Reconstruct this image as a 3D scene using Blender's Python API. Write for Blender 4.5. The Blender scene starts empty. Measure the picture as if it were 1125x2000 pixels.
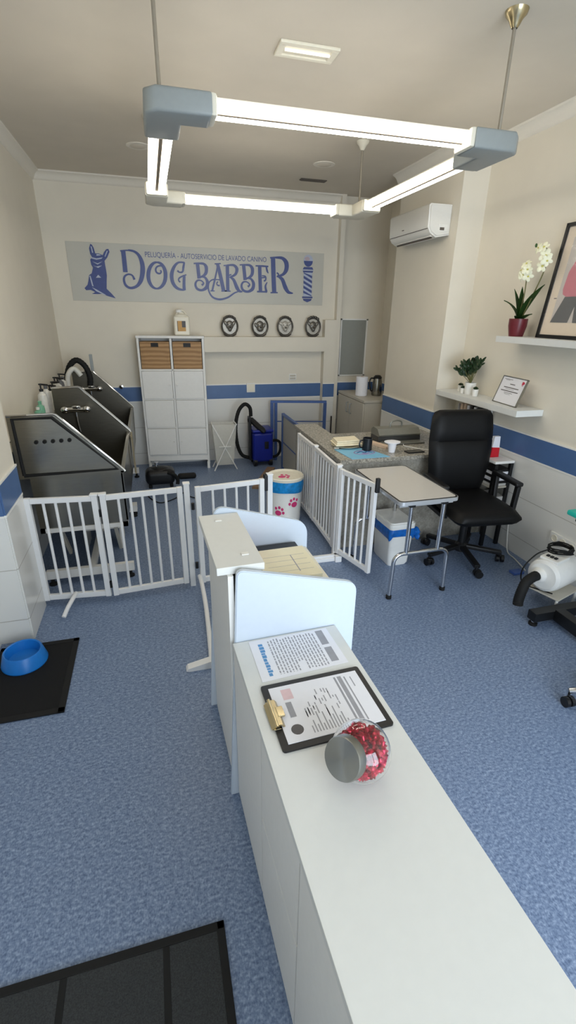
import bpy, bmesh, math, random
from mathutils import Vector, Matrix
random.seed(7)
C = bpy.context.scene.collection
PI = math.pi
sin, cos = math.sin, math.cos

# ------------------------------------------------------------------ materials
def lin(c):
    return tuple((v/12.92 if v <= .04045 else ((v+.055)/1.055)**2.4) for v in c)
def hexc(r, g, b): return lin((r/255, g/255, b/255))
def mat(name, col, rough=.5, metal=0.0, var=.05, scale=40, bump=0.0, coat=0.0, emit=None, estr=0.0, trans=0.0, ior=1.45, alpha=1.0, spec=.5, stretch=None):
    m = bpy.data.materials.new(name); m.use_nodes = True
    nt = m.node_tree; b = nt.nodes['Principled BSDF']
    b.inputs['Roughness'].default_value = rough; b.inputs['Metallic'].default_value = metal
    b.inputs['Coat Weight'].default_value = coat; b.inputs['Transmission Weight'].default_value = trans
    b.inputs['IOR'].default_value = ior; b.inputs['Alpha'].default_value = alpha
    b.inputs['Specular IOR Level'].default_value = spec
    if emit:
        b.inputs['Emission Color'].default_value = (*emit, 1); b.inputs['Emission Strength'].default_value = estr
    tc = nt.nodes.new('ShaderNodeTexCoord'); n = nt.nodes.new('ShaderNodeTexNoise')
    n.inputs['Scale'].default_value = scale; n.inputs['Detail'].default_value = 3
    if stretch:
        mp = nt.nodes.new('ShaderNodeMapping'); mp.inputs['Scale'].default_value = stretch
        nt.links.new(tc.outputs['Object'], mp.inputs['Vector']); nt.links.new(mp.outputs['Vector'], n.inputs['Vector'])
    else:
        nt.links.new(tc.outputs['Object'], n.inputs['Vector'])
    r = nt.nodes.new('ShaderNodeValToRGB')
    r.color_ramp.elements[0].position = .3; r.color_ramp.elements[1].position = .7
    r.color_ramp.elements[0].color = (*[max(0, c*(1-var)) for c in col], 1)
    r.color_ramp.elements[1].color = (*[min(1, c*(1+var)) for c in col], 1)
    nt.links.new(n.outputs['Fac'], r.inputs['Fac']); nt.links.new(r.outputs['Color'], b.inputs['Base Color'])
    if bump:
        bp = nt.nodes.new('ShaderNodeBump'); bp.inputs['Strength'].default_value = bump; bp.inputs['Distance'].default_value = .002
        nt.links.new(n.outputs['Fac'], bp.inputs['Height']); nt.links.new(bp.outputs['Normal'], b.inputs['Normal'])
    return m

M = {}
def dm(k, *a, **kw): M[k] = mat(k, *a, **kw)
dm('wall_paint', hexc(228, 221, 206), .75, var=.015, scale=6)
dm('ceiling_paint', hexc(216, 207, 192), .85, var=.02, scale=4)
dm('plaster_moulding', hexc(232, 226, 214), .7, var=.01)
dm('stripe_blue', hexc(80, 110, 156), .35, var=.05, scale=8)
dm('tile_trim', hexc(240, 238, 232), .3, var=.01)
dm('white_lacquer', hexc(222, 223, 220), .42, var=.01)
dm('white_matte', hexc(235, 234, 230), .45, var=.015)
dm('gate_white', hexc(240, 240, 240), .35, var=.01)
dm('acrylic_white', hexc(206, 217, 230), .25, var=.01)
dm('white_plastic', hexc(236, 235, 230), .35, var=.015)
dm('cream_plastic', hexc(236, 230, 212), .4, var=.02)
dm('black_plastic', hexc(22, 22, 24), .4, var=.1)
dm('black_rubber', hexc(14, 14, 14), .75, var=.15)
dm('black_leather', hexc(12, 12, 13), .5, spec=.28, var=.12, scale=90, bump=.12)
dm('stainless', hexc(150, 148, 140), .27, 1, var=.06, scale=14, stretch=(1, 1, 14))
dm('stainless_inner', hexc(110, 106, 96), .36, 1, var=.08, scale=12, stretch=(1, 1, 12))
dm('chrome', hexc(205, 206, 208), .09, 1, var=.02)
dm('brass', hexc(186, 172, 138), .25, 1, var=.08)
dm('connector_grey', hexc(152, 158, 158), .42, var=.02)
dm('lamp_cream', hexc(232, 226, 208), .4, var=.02)
dm('rod_metal', hexc(168, 160, 146), .4, .6, var=.04)
dm('tube_light', (1, 1, 1), .4, emit=(1.0, .945, .84), estr=14)
dm('emergency_glow', (1, 1, 1), .4, emit=(1.0, .90, .80), estr=.9)
dm('vent_dark', hexc(96, 88, 80), .6)
dm('sign_panel', hexc(198, 196, 186), .4, var=.02, scale=3)
dm('sign_blue', hexc(66, 80, 138), .35, var=.06, scale=25)
dm('sign_light', hexc(182, 190, 208), .4)
dm('sign_pink', hexc(190, 170, 180), .4)
dm('plaque_metal', hexc(92, 89, 84), .35, .6, var=.3, scale=60)
dm('plaque_mid', hexc(120, 116, 108), .35, .5, var=.25, scale=70)
dm('plaque_light', hexc(186, 181, 170), .4, .2, var=.2, scale=70)
dm('blue_frame', hexc(78, 104, 160), .35, .2, var=.06)
dm('vacuum_blue', hexc(22, 38, 140), .35, var=.08)
dm('bowl_blue', hexc(28, 120, 205), .35, var=.04)
dm('liner_blue', hexc(30, 138, 205), .3, var=.25, scale=35, bump=.6)
dm('liner_dark_blue', hexc(20, 100, 185), .3, var=.25, scale=35, bump=.6)
dm('paw_pink', hexc(214, 60, 120), .4, var=.05)
dm('cabinet_grey', hexc(198, 192, 178), .4, var=.015)
dm('panel_grey', hexc(146, 148, 142), .4, var=.02)
dm('mat_light_blue', hexc(128, 190, 222), .5, var=.03)
dm('logo_violet', hexc(150, 130, 170), .5)
dm('logo_navy', hexc(60, 100, 150), .5)
dm('plate_cream', hexc(240, 232, 206), .3, var=.02)
dm('cloth_cream', hexc(238, 228, 200), .8, var=.06, bump=.3)
dm('paper_white', hexc(238, 238, 244), .6, var=.01)
dm('paper_cream', hexc(238, 230, 200), .6, var=.04, scale=12)
dm('ink_grey', hexc(160, 160, 166), .7)
dm('ink_dark', hexc(96, 92, 92), .7)
dm('ink_blue', hexc(96, 150, 200), .7)
dm('ink_pink', hexc(226, 196, 200), .7)
dm('ink_red', hexc(196, 40, 70), .6)
dm('red_plastic', hexc(196, 24, 40), .35)
dm('pink_card', hexc(206, 120, 128), .6)
dm('beige_card', hexc(222, 196, 172), .6)
dm('pot_burgundy', hexc(106, 36, 44), .35, var=.08)
dm('leaf_green', hexc(48, 84, 34), .4, var=.25, scale=30)
dm('leaf_dark', hexc(34, 56, 30), .45, var=.3, scale=60)
dm('stem_green', hexc(106, 104, 62), .5)
dm('petal_white', hexc(240, 240, 214), .6, var=.04)
dm('petal_yellow', hexc(206, 200, 104), .6)
dm('soil', hexc(52, 40, 30), .9, var=.3)
dm('frame_black', hexc(10, 10, 11), .35)
dm('art_paper', hexc(226, 208, 184), .6, var=.02)
dm('art_grey', hexc(196, 186, 178), .6, var=.02)
dm('art_pink', hexc(196, 96, 112), .6, var=.06)
dm('art_black', hexc(34, 34, 34), .6)
dm('art_skin', hexc(196, 160, 140), .6)
dm('mug_black', hexc(24, 28, 34), .3)
dm('machine_grey', hexc(128, 128, 120), .35, .3, var=.04)
dm('machine_dark', hexc(60, 60, 58), .45)
dm('table_grey', hexc(206, 202, 196), .3, var=.01)
dm('teal_top', hexc(30, 176, 160), .4, var=.05)
dm('steel_black', hexc(30, 31, 33), .35, .3)
dm('wood_oak', hexc(150, 120, 92), .5, var=.15, scale=9, stretch=(1, 8, 1))
dm('green_bottle', hexc(120, 180, 150), .3)
dm('shampoo_white', hexc(222, 220, 212), .3)
dm('label_dark', hexc(60, 52, 46), .4)
dm('label_gold', hexc(190, 140, 50), .4)
dm('towel_beige', hexc(196, 186, 160), .85, bump=.4)
dm('grey_cap', hexc(110, 110, 112), .4)
dm('ac_white', hexc(232, 230, 224), .35, var=.01)
dm('aluminium', hexc(206, 208, 210), .3, .6, var=.02)
dm('candy_red', hexc(206, 26, 66), .22, .4, var=.25, scale=160)
dm('clear_pane', (1, 1, 1), .04, alpha=.07, var=0)
dm('spine_tan', hexc(122, 110, 94), .6)
dm('lid_steel', hexc(150, 150, 145), .34, 1, var=.1, scale=8)
dm('packet_blue', hexc(70, 100, 170), .4)
dm('mesh_fabric', hexc(222, 220, 210), .7, alpha=.55)
dm('glass', (1, 1, 1), .02, trans=1, ior=1.46, var=0)
dm('frosted_pane', hexc(196, 194, 182), .35, var=.04, alpha=.8)
dm('doormat_pile', hexc(52, 54, 55), .9, var=.35, scale=300, bump=.5)
dm('mat_black', hexc(9, 9, 10), .85, var=.4, scale=350, bump=.4)
dm('screen_black', hexc(10, 10, 12), .12)
dm('magazine_grey', hexc(206, 204, 200), .5)

# rattan-free wooden basket: horizontal woven bands
def basket_mat():
    m = bpy.data.materials.new('basket_wood'); m.use_nodes = True
    nt = m.node_tree; b = nt.nodes['Principled BSDF']; b.inputs['Roughness'].default_value = .55
    tc = nt.nodes.new('ShaderNodeTexCoord'); w = nt.nodes.new('ShaderNodeTexWave')
    w.bands_direction = 'Z'; w.inputs['Scale'].default_value = 5; w.inputs['Distortion'].default_value = 4; w.inputs['Detail'].default_value = 3
    mp = nt.nodes.new('ShaderNodeMapping'); mp.inputs['Scale'].default_value = (.5, .5, 1.4)
    r = nt.nodes.new('ShaderNodeValToRGB')
    r.color_ramp.elements[0].color = (*hexc(150, 112, 70), 1); r.color_ramp.elements[1].color = (*hexc(186, 148, 102), 1)
    nt.links.new(tc.outputs['Object'], mp.inputs['Vector']); nt.links.new(mp.outputs['Vector'], w.inputs['Vector'])
    nt.links.new(w.outputs['Fac'], r.inputs['Fac']); nt.links.new(r.outputs['Color'], b.inputs['Base Color'])
    return m
M['basket_wood'] = basket_mat()

def floor_mat():
    m = bpy.data.materials.new('blue_linoleum'); m.use_nodes = True
    nt = m.node_tree; b = nt.nodes['Principled BSDF']
    b.inputs['Roughness'].default_value = .36; b.inputs['Specular IOR Level'].default_value = .5
    tc = nt.nodes.new('ShaderNodeTexCoord')
    def noise(sc, st, det=3):
        mp = nt.nodes.new('ShaderNodeMapping'); mp.inputs['Scale'].default_value = st
        n = nt.nodes.new('ShaderNodeTexNoise'); n.inputs['Scale'].default_value = sc; n.inputs['Detail'].default_value = det
        nt.links.new(tc.outputs['Object'], mp.inputs['Vector']); nt.links.new(mp.outputs['Vector'], n.inputs['Vector'])
        return n
    n1 = noise(60, (1, 1.6, 1), 4); n2 = noise(120, (1.7, 1, 1), 2); n3 = noise(3, (1, 1, 1), 2)
    r = nt.nodes.new('ShaderNodeValToRGB')
    e = r.color_ramp.elements
    e[0].position = .34; e[0].color = (*hexc(82, 100, 132), 1)
    e[1].position = .68; e[1].color = (*hexc(160, 176, 202), 1)
    k = r.color_ramp.elements.new(.5); k.color = (*hexc(117, 136, 167), 1)
    mx = nt.nodes.new('ShaderNodeMix'); mx.data_type = 'FLOAT'; mx.inputs[0].default_value = .45
    nt.links.new(n1.outputs['Fac'], mx.inputs[2]); nt.links.new(n2.outputs['Fac'], mx.inputs[3])
    nt.links.new(mx.outputs[0], r.inputs['Fac'])
    mc = nt.nodes.new('ShaderNodeMix'); mc.data_type = 'RGBA'; mc.blend_type = 'MULTIPLY'; mc.inputs[0].default_value = .25
    r3 = nt.nodes.new('ShaderNodeValToRGB'); r3.color_ramp.elements[0].position = .3; r3.color_ramp.elements[1].position = .7
    r3.color_ramp.elements[0].color = (.75, .78, .82, 1); r3.color_ramp.elements[1].color = (1, 1, 1, 1)
    nt.links.new(n3.outputs['Fac'], r3.inputs['Fac'])
    nt.links.new(r.outputs['Color'], mc.inputs[6]); nt.links.new(r3.outputs['Color'], mc.inputs[7])
    nt.links.new(mc.outputs[2], b.inputs['Base Color'])
    bp = nt.nodes.new('ShaderNodeBump'); bp.inputs['Strength'].default_value = .12; bp.inputs['Distance'].default_value = .001
    nt.links.new(n2.outputs['Fac'], bp.inputs['Height']); nt.links.new(bp.outputs['Normal'], b.inputs['Normal'])
    return m
M['blue_linoleum'] = floor_mat()

def granite_mat(name='granite', sc=55, soft=0.0):
    m = bpy.data.materials.new(name); m.use_nodes = True
    nt = m.node_tree; b = nt.nodes['Principled BSDF']; b.inputs['Roughness'].default_value = .22
    tc = nt.nodes.new('ShaderNodeTexCoord'); n = nt.nodes.new('ShaderNodeTexNoise')
    n.inputs['Scale'].default_value = sc; n.inputs['Detail'].default_value = 5; n.inputs['Roughness'].default_value = .7
    v = nt.nodes.new('ShaderNodeTexVoronoi'); v.inputs['Scale'].default_value = 70
    nt.links.new(tc.outputs['Object'], n.inputs['Vector']); nt.links.new(tc.outputs['Object'], v.inputs['Vector'])
    r = nt.nodes.new('ShaderNodeValToRGB'); e = r.color_ramp.elements
    e[0].position = .36-soft; e[0].color = (*hexc(112, 109, 102), 1); e[1].position = .66+soft; e[1].color = (*hexc(190, 185, 173), 1)
    k = e.new(.5); k.color = (*hexc(156, 151, 140), 1)
    mx = nt.nodes.new('ShaderNodeMix'); mx.data_type = 'FLOAT'; mx.inputs[0].default_value = .25
    nt.links.new(n.outputs['Fac'], mx.inputs[2]); nt.links.new(v.outputs['Distance'], mx.inputs[3])
    nt.links.new(mx.outputs[0], r.inputs['Fac']); nt.links.new(r.outputs['Color'], b.inputs['Base Color'])
    return m
M['granite'] = granite_mat()
M['granite_slab'] = granite_mat('granite_slab', 16, .22)

def tile_mat():
    m = bpy.data.materials.new('wall_tile'); m.use_nodes = True
    nt = m.node_tree; b = nt.nodes['Principled BSDF']; b.inputs['Roughness'].default_value = .16
    g = nt.nodes.new('ShaderNodeNewGeometry'); s = nt.nodes.new('ShaderNodeSeparateXYZ')
    nt.links.new(g.outputs['Position'], s.inputs[0])
    a = nt.nodes.new('ShaderNodeMath'); a.operation = 'SUBTRACT'; a.inputs[1].default_value = .14
    d = nt.nodes.new('ShaderNodeMath'); d.operation = 'DIVIDE'; d.inputs[1].default_value = .316
    f = nt.nodes.new('ShaderNodeMath'); f.operation = 'FRACT'
    c = nt.nodes.new('ShaderNodeMath'); c.operation = 'LESS_THAN'; c.inputs[1].default_value = .016
    nt.links.new(s.outputs[2], a.inputs[0]); nt.links.new(a.outputs[0], d.inputs[0]); nt.links.new(d.outputs[0], f.inputs[0]); nt.links.new(f.outputs[0], c.inputs[0])
    mx = nt.nodes.new('ShaderNodeMix'); mx.data_type = 'RGBA'
    mx.inputs[6].default_value = (*hexc(230, 229, 224), 1); mx.inputs[7].default_value = (*hexc(190, 186, 178), 1)
    nt.links.new(c.outputs[0], mx.inputs[0]); nt.links.new(mx.outputs[2], b.inputs['Base Color'])
    bp = nt.nodes.new('ShaderNodeBump'); bp.invert = True; bp.inputs['Strength'].default_value = .5; bp.inputs['Distance'].default_value = .003
    nt.links.new(c.outputs[0], bp.inputs['Height']); nt.links.new(bp.outputs['Normal'], b.inputs['Normal'])
    return m
M['wall_tile'] = tile_mat()

def brushed_lid():
    m = M['lid_steel']; b = m.node_tree.nodes['Principled BSDF']
    b.inputs['Anisotropic'].default_value = .85
    t = m.node_tree.nodes.new('ShaderNodeTangent'); t.direction_type = 'RADIAL'; t.axis = 'Z'
    m.node_tree.links.new(t.outputs[0], b.inputs['Tangent'])
brushed_lid()

# ------------------------------------------------------------------ mesh builder
class MB:
    def __init__(s): s.bm = bmesh.new(); s.mats = []; s.cur = 0; s.mx = Matrix(); s.wn = False
    def m(s, k):
        if k not in s.mats: s.mats.append(k)
        s.cur = s.mats.index(k); return s
    def _done(s, verts, faces):
        for f in faces: f.material_index = s.cur
        if s.mx != Matrix(): bmesh.ops.transform(s.bm, matrix=s.mx, verts=list(verts))
    def add(s, pts, faces):
        vs = [s.bm.verts.new(p) for p in pts]; fs = []
        for f in faces:
            try: fs.append(s.bm.faces.new([vs[i] for i in f]))
            except ValueError: pass
        s._done(vs, fs); return vs, fs
    def box(s, x0, y0, z0, x1, y1, z1, bev=0, seg=2):
        p = [(x, y, z) for z in (z0, z1) for y in (y0, y1) for x in (x0, x1)]
        vs, fs = s.add(p, [(0, 2, 3, 1), (4, 5, 7, 6), (0, 1, 5, 4), (2, 6, 7, 3), (0, 4, 6, 2), (1, 3, 7, 5)])
        if bev:
            s.wn = True
            es = list({e for f in fs for e in f.edges})
            r = bmesh.ops.bevel(s.bm, geom=es, offset=bev, segments=seg, affect='EDGES', profile=.5)
            for f in r['faces']: f.material_index = s.cur
        return s
    def obox(s, a, b, w, h, up=(0, 0, 1), bev=0):           # bar from a to b, width w, height h
        a, b = Vector(a), Vector(b); d = b-a; L = d.length; d = d.normalized(); u = Vector(up)
        x = d.cross(u)
        if x.length < 1e-4: x = d.cross(Vector((1, 0, 0)))
        x = x.normalized(); u = x.cross(d)
        old = s.mx.copy()
        R = Matrix((x, d, u)).transposed().to_4x4(); R.translation = a
        s.mx = old @ R
        if bev:
            t = MB(); t.box(-w/2, 0, -h/2, w/2, L, h/2, bev)
            s.merge(t)
        else: s.box(-w/2, 0, -h/2, w/2, L, h/2)
        s.mx = old; return s
    def merge(s, t):
        t.bm.verts.index_update()
        pts = [v.co.copy() for v in t.bm.verts]; fs = [[v.index for v in f.verts] for f in t.bm.faces]
        s.wn = s.wn or t.wn; s.add(pts, fs); t.bm.free(); return s
    def prism(s, poly, axis, a, b):                         # polygon extruded along axis from a to b
        def P(q, t):
            return {'x': (t, q[0], q[1]), 'y': (q[0], t, q[1]), 'z': (q[0], q[1], t)}[axis]
        n = len(poly)
        pts = [P(q, a) for q in poly]+[P(q, b) for q in poly]
        fs = [tuple(range(n-1, -1, -1)), tuple(range(n, 2*n))]+[(i, (i+1) % n, n+(i+1) % n, n+i) for i in range(n)]
        vs, ff = s.add(pts, fs); bmesh.ops.recalc_face_normals(s.bm, faces=ff); return s
    def tube(s, path, r, n=10, caps=True, closed=False):
        path = [Vector(p) for p in path]; N = len(path)
        rs = r if isinstance(r, (list, tuple)) else [r]*N
        pts = []; px = None
        for i, p in enumerate(path):
            if closed: d = path[(i+1) % N]-path[i-1]
            else: d = path[min(i+1, N-1)]-path[max(i-1, 0)]
            d = d.normalized() if d.length > 1e-9 else Vector((0, 0, 1))
            if px is None:
                px = d.cross(Vector((0, 0, 1)))
                if px.length < .05: px = d.cross(Vector((1, 0, 0)))
            px = (px-d*px.dot(d)).normalized(); py = d.cross(px)
            for k in range(n):
                t = 2*PI*k/n; pts.append(p+px*cos(t)*rs[i]+py*sin(t)*rs[i])
        fs = []
        for i in range(N if closed else N-1):
            j = (i+1) % N
            for k in range(n): fs.append((i*n+k, i*n+(k+1) % n, j*n+(k+1) % n, j*n+k))
        if caps and not closed: fs += [tuple(range(n-1, -1, -1)), tuple(range((N-1)*n, N*n))]
        vs, ff = s.add(pts, fs); bmesh.ops.recalc_face_normals(s.bm, faces=ff); return s
    def cyl(s, a, b, r, n=20, r2=None): return s.tube([a, b], [r, r if r2 is None else r2], n)
    def lathe(s, prof, c=(0, 0, 0), n=28, axis=(0, 0, 1), sx=1, sy=1):
        ax = Vector(axis).normalized(); q = Vector((0, 0, 1)).rotation_difference(ax); c = Vector(c)
        pts = []; fs = []; rows = []
        for r, z in prof:
            if r < 1e-6: rows.append([len(pts)]); pts.append(c+q @ Vector((0, 0, z)))
            else:
                rows.append(list(range(len(pts), len(pts)+n)))
                for k in range(n): pts.append(c+q @ Vector((r*cos(2*PI*k/n)*sx, r*sin(2*PI*k/n)*sy, z)))
        for A, B in zip(rows, rows[1:]):
            for k in range(n):
                k2 = (k+1) % n
                if len(A) == 1 and len(B) == 1: continue
                if len(A) == 1: fs.append((A[0], B[k2], B[k]))
                elif len(B) == 1: fs.append((A[k], A[k2], B[0]))
                else: fs.append((A[k], A[k2], B[k2], B[k]))
        vs, ff = s.add(pts, fs); bmesh.ops.recalc_face_normals(s.bm, faces=ff); return s
    def ell(s, c, rx, ry, rz, n=18, m=10, rot=None):
        pts = []; rot = rot or Matrix.Identity(3); c = Vector(c)
        prof = [(sin(PI*i/m), -cos(PI*i/m)) for i in range(m+1)]
        rows = []; fs = []
        for r, z in prof:
            if r < 1e-6: rows.append([len(pts)]); pts.append(c+rot @ Vector((0, 0, z*rz)))
            else:
                rows.append(list(range(len(pts), len(pts)+n)))
                for k in range(n): pts.append(c+rot @ Vector((r*cos(2*PI*k/n)*rx, r*sin(2*PI*k/n)*ry, z*rz)))
        for A, B in zip(rows, rows[1:]):
            for k in range(n):
                k2 = (k+1) % n
                if len(A) == 1: fs.append((A[0], B[k2], B[k]))
                elif len(B) == 1: fs.append((A[k], A[k2], B[0]))
                else: fs.append((A[k], A[k2], B[k2], B[k]))
        vs, ff = s.add(pts, fs); bmesh.ops.recalc_face_normals(s.bm, faces=ff); return s
    def stroke(s, pts, ws, y0, y1):                         # calligraphic ribbon in the xz plane with thickness y0..y1
        P = [Vector((p[0], p[1])) for p in pts]
        Q, W = [], []                                       # Catmull-Rom smoothing
        n = len(P)
        for i in range(n-1):
            a, b, c, d = P[max(i-1, 0)], P[i], P[i+1], P[min(i+2, n-1)]
            for k in range(5):
                t = k/5; Q.append(.5*((2*b)+(c-a)*t+(2*a-5*b+4*c-d)*t*t+(3*b-a-3*c+d)*t**3)); W.append(ws[i]*(1-t)+ws[i+1]*t)
        Q.append(P[-1]); W.append(ws[-1])
        L, R = [], []
        for i, q in enumerate(Q):
            d = Q[min(i+1, len(Q)-1)]-Q[max(i-1, 0)]
            d = d.normalized() if d.length > 1e-9 else Vector((1, 0)); nn = Vector((-d.y, d.x))
            L.append(q+nn*W[i]/2); R.append(q-nn*W[i]/2)
        N = len(Q); v = [(p.x, y, p.y) for y in (y0, y1) for p in L+R]; f = []
        o = 2*N
        for i in range(N-1):
            f += [(i, i+1, N+i+1, N+i), (o+i, o+N+i, o+N+i+1, o+i+1), (i, o+i, o+i+1, i+1), (N+i, N+i+1, o+N+i+1, o+N+i)]
        f += [(0, N, o+N, o), (N-1, o+N-1, o+2*N-1, 2*N-1)]
        vs, ff = s.add(v, f); bmesh.ops.recalc_face_normals(s.bm, faces=ff); return s
    def build(s, name, parent=None, loc=None, sharp=32, rotz=0):
        """loc given: the mesh verts are in world coordinates (or the thing's local ones) and the origin moves to loc"""
        me = bpy.data.meshes.new(name)
        if loc: bmesh.ops.translate(s.bm, vec=-Vector(loc), verts=s.bm.verts)
        s.bm.to_mesh(me); s.bm.free()
        for k in s.mats: me.materials.append(M[k])
        for p in me.polygons: p.use_smooth = True
        me.set_sharp_from_angle(angle=math.radians(sharp))
        o = bpy.data.objects.new(name, me); C.objects.link(o)
        if loc: o.location = loc
        if s.wn:
            w = o.modifiers.new('weighted_normals', 'WEIGHTED_NORMAL'); w.keep_sharp = True; w.weight = 90
        if rotz: o.rotation_euler[2] = rotz
        if parent:
            o.parent = parent
            off = BASE.get(parent.name)
            if off is not None: o.location = Vector(loc or (0, 0, 0))-off if loc else -off
        return o
BASE = {}
def mb(k): return MB().m(k)
def tag(o, label, cat, group=None, kind=None):
    o['label'] = label; o['category'] = cat
    if group: o['group'] = group
    if kind: o['kind'] = kind
    return o
def thing(name, label, cat, loc=(0, 0, 0), rotz=0, group=None, world=False):
    """world=True: the children's meshes are given in world coordinates"""
    o = bpy.data.objects.new(name, None); C.objects.link(o); o.empty_display_size = .1
    o.location = loc; o.rotation_euler[2] = rotz
    if world: BASE[o.name] = Vector(loc)
    return tag(o, label, cat, group)
def struct(o):
    o['kind'] = 'structure'; return o
def dup(root, loc, rotz=None, label=None, group=None):
    r = root.copy(); C.objects.link(r); r.location = loc
    if rotz is not None: r.rotation_euler[2] = rotz
    if label: r['label'] = label
    if group: r['group'] = group
    for ch in list(root.children):
        c = ch.copy(); C.objects.link(c); c.parent = r
        for g in list(ch.children):
            d = g.copy(); C.objects.link(d); d.parent = c
    return r
def arc(c, r, a0, a1, n, ax='xy', z=0):
    out = []
    for i in range(n+1):
        a = a0+(a1-a0)*i/n
        p = (c[0]+r*cos(a), c[1]+r*sin(a))
        out.append({'xy': (p[0], p[1], z), 'xz': (p[0], z, p[1]), 'yz': (z, p[0], p[1])}[ax])
    return out
def smooth(pts, k=6):
    P = [Vector(p) for p in pts]; n = len(P); Q = []
    for i in range(n-1):
        a, b, c, d = P[max(i-1, 0)], P[i], P[i+1], P[min(i+2, n-1)]
        for j in range(k):
            t = j/k; Q.append(.5*((2*b)+(c-a)*t+(2*a-5*b+4*c-d)*t*t+(3*b-a-3*c+d)*t**3))
    Q.append(P[-1]); return Q
def text_mesh(body, size):
    cu = bpy.data.curves.new('lettering', 'FONT'); cu.body = body; cu.size = size; cu.extrude = .001; cu.align_x = 'LEFT'
    o = bpy.data.objects.new('lettering', cu); C.objects.link(o)
    dg = bpy.context.evaluated_depsgraph_get(); dg.update()
    me = bpy.data.meshes.new_from_object(o.evaluated_get(dg))
    bpy.data.objects.remove(o); bpy.data.curves.remove(cu)
    return me
# ------------------------------------------------------------------ camera
HC = 1.75
yaw, pit, rol, FPX = .27406, .39776, .015439, 923.0
fw = Vector((sin(yaw)*cos(pit), cos(yaw)*cos(pit), -sin(pit)))
r0 = Vector((cos(yaw), -sin(yaw), 0)); u0 = r0.cross(fw)
rt = cos(rol)*r0+sin(rol)*u0; up = -sin(rol)*r0+cos(rol)*u0
cam = bpy.data.cameras.new('camera'); co = bpy.data.objects.new('camera', cam); C.objects.link(co)
mw = Matrix((rt, up, -fw)).transposed().to_4x4(); mw.translation = (0, 0, HC); co.matrix_world = mw
cam.sensor_fit = 'HORIZONTAL'; cam.sensor_width = 36; cam.lens = FPX*36/1125; cam.clip_start = .02
bpy.context.scene.camera = co

# ------------------------------------------------------------------ room
H = 2.98; XR = 2.674; XB = 2.445; XN = 2.86; YB = 5.9; YF = -1.6; XL = -.95; XLN = -.97; XP = -.80
struct(mb('blue_linoleum').box(-1.1, YF-.1, -.1, 3.0, YB+.1, 0).build('floor'))
struct(mb('ceiling_paint').box(-1.15, YF-.1, H, 3.1, YB+.15, H+.1).build('ceiling'))
struct(mb('wall_paint').prism([(-1.15, YF), (XLN, YF), (XLN, 2.53), (XP, 2.53), (XP, 2.88), (XL, 2.88), (XL, YB), (-1.15, YB)], 'z', 0, H).build('wall_left'))
struct(mb('wall_paint').prism([(3.1, YF), (XR, YF), (XR, 3.84), (XB, 3.84), (XB, 4.86), (XN, 4.86), (XN, YB), (3.1, YB)], 'z', 0, H).build('wall_right'))
struct(mb('wall_paint').box(-1.15, YB, 0, 3.1, YB+.15, H).build('wall_back'))
w = mb('wall_paint')
w.box(.58, 5.78, 1.325, 2.06, YB, 1.49)                    # the boxed ledge over the niche
w.box(2.06, 5.80, 0, 2.21, YB, 1.685)                     # the low pilaster
w.box(2.21, 5.82, 0, 2.265, YB, H)                        # the slim full-height column
struct(w.build('trim_17'))
w = mb('wall_paint').box(-1.15, YF-.15, 0, .02, YF, H).box(2.45, YF-.15, 0, 3.1, YF, H).box(.02, YF-.15, 2.55, 2.45, YF, H).box(.02, YF-.15, 0, 2.45, YF, .12)
struct(w.build('wall_front'))
w = mb('white_lacquer').box(.02, YF-.1, .12, .08, YF-.04, 2.55).box(2.39, YF-.1, .12, 2.45, YF-.04, 2.55).box(.02, YF-.1, 2.49, 2.45, YF-.04, 2.55).box(.02, YF-.1, .12, 2.45, YF-.04, .18).box(1.35, YF-.1, .12, 1.41, YF-.04, 2.55)
struct(w.build('window_1'))

# blue tile stripe with its white edge lines, and the white tiles below it
Z0, Z1 = .772, .934
def wains(n, x0, y0, x1, y1, nx, ny):
    """one wall run from (x0,y0) to (x1,y1), n = outward normal"""
    t = .008
    def bx(k, za, zb, th):
        a, b = sorted((x0, x1)); c, d = sorted((y0, y1))
        if nx: a, b = (x0, x0+nx*th) if nx > 0 else (x0+nx*th, x0)
        if ny: c, d = (y0, y0+ny*th) if ny > 0 else (y0+ny*th, y0)
        return mb(k).box(a, c, za, b, d, zb)
    s = bx('wall_tile', 0.0, Z0-.011, t); s.m('stripe_blue'); u = bx('stripe_blue', Z0, Z1, t); s.merge(u)
    s.m('tile_trim'); s.merge(bx('tile_trim', Z1, Z1+.011, t+.003)); s.merge(bx('tile_trim', Z0-.011, Z0, t+.003))
    struct(s.build('trim_%d' % n))
wains(1, XL, 2.88, XL, YB, 1, 0)
wains(2, XP, 2.53, XP, 2.88, 1, 0)
wains(3, XLN, 2.53, XP, 2.53, 0, -1)
wains(4, XLN, YF, XLN, 2.52, 1, 0)
wains(5, XL+.012, YB, 2.06, YB, 0, -1)
wains(6, 2.06, 5.80, 2.21, 5.80, 0, -1)
wains(7, XN, 4.86, XN, YB, -1, 0)
wains(8, XB, 3.84, XB, 4.86, -1, 0)
wains(9, XB, 3.84, XR, 3.84, 0, -1)
wains(10, XR, YF, XR, 3.828, -1, 0)
wains(11, 2.265, YB, XN-.012, YB, 0, -1)
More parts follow.
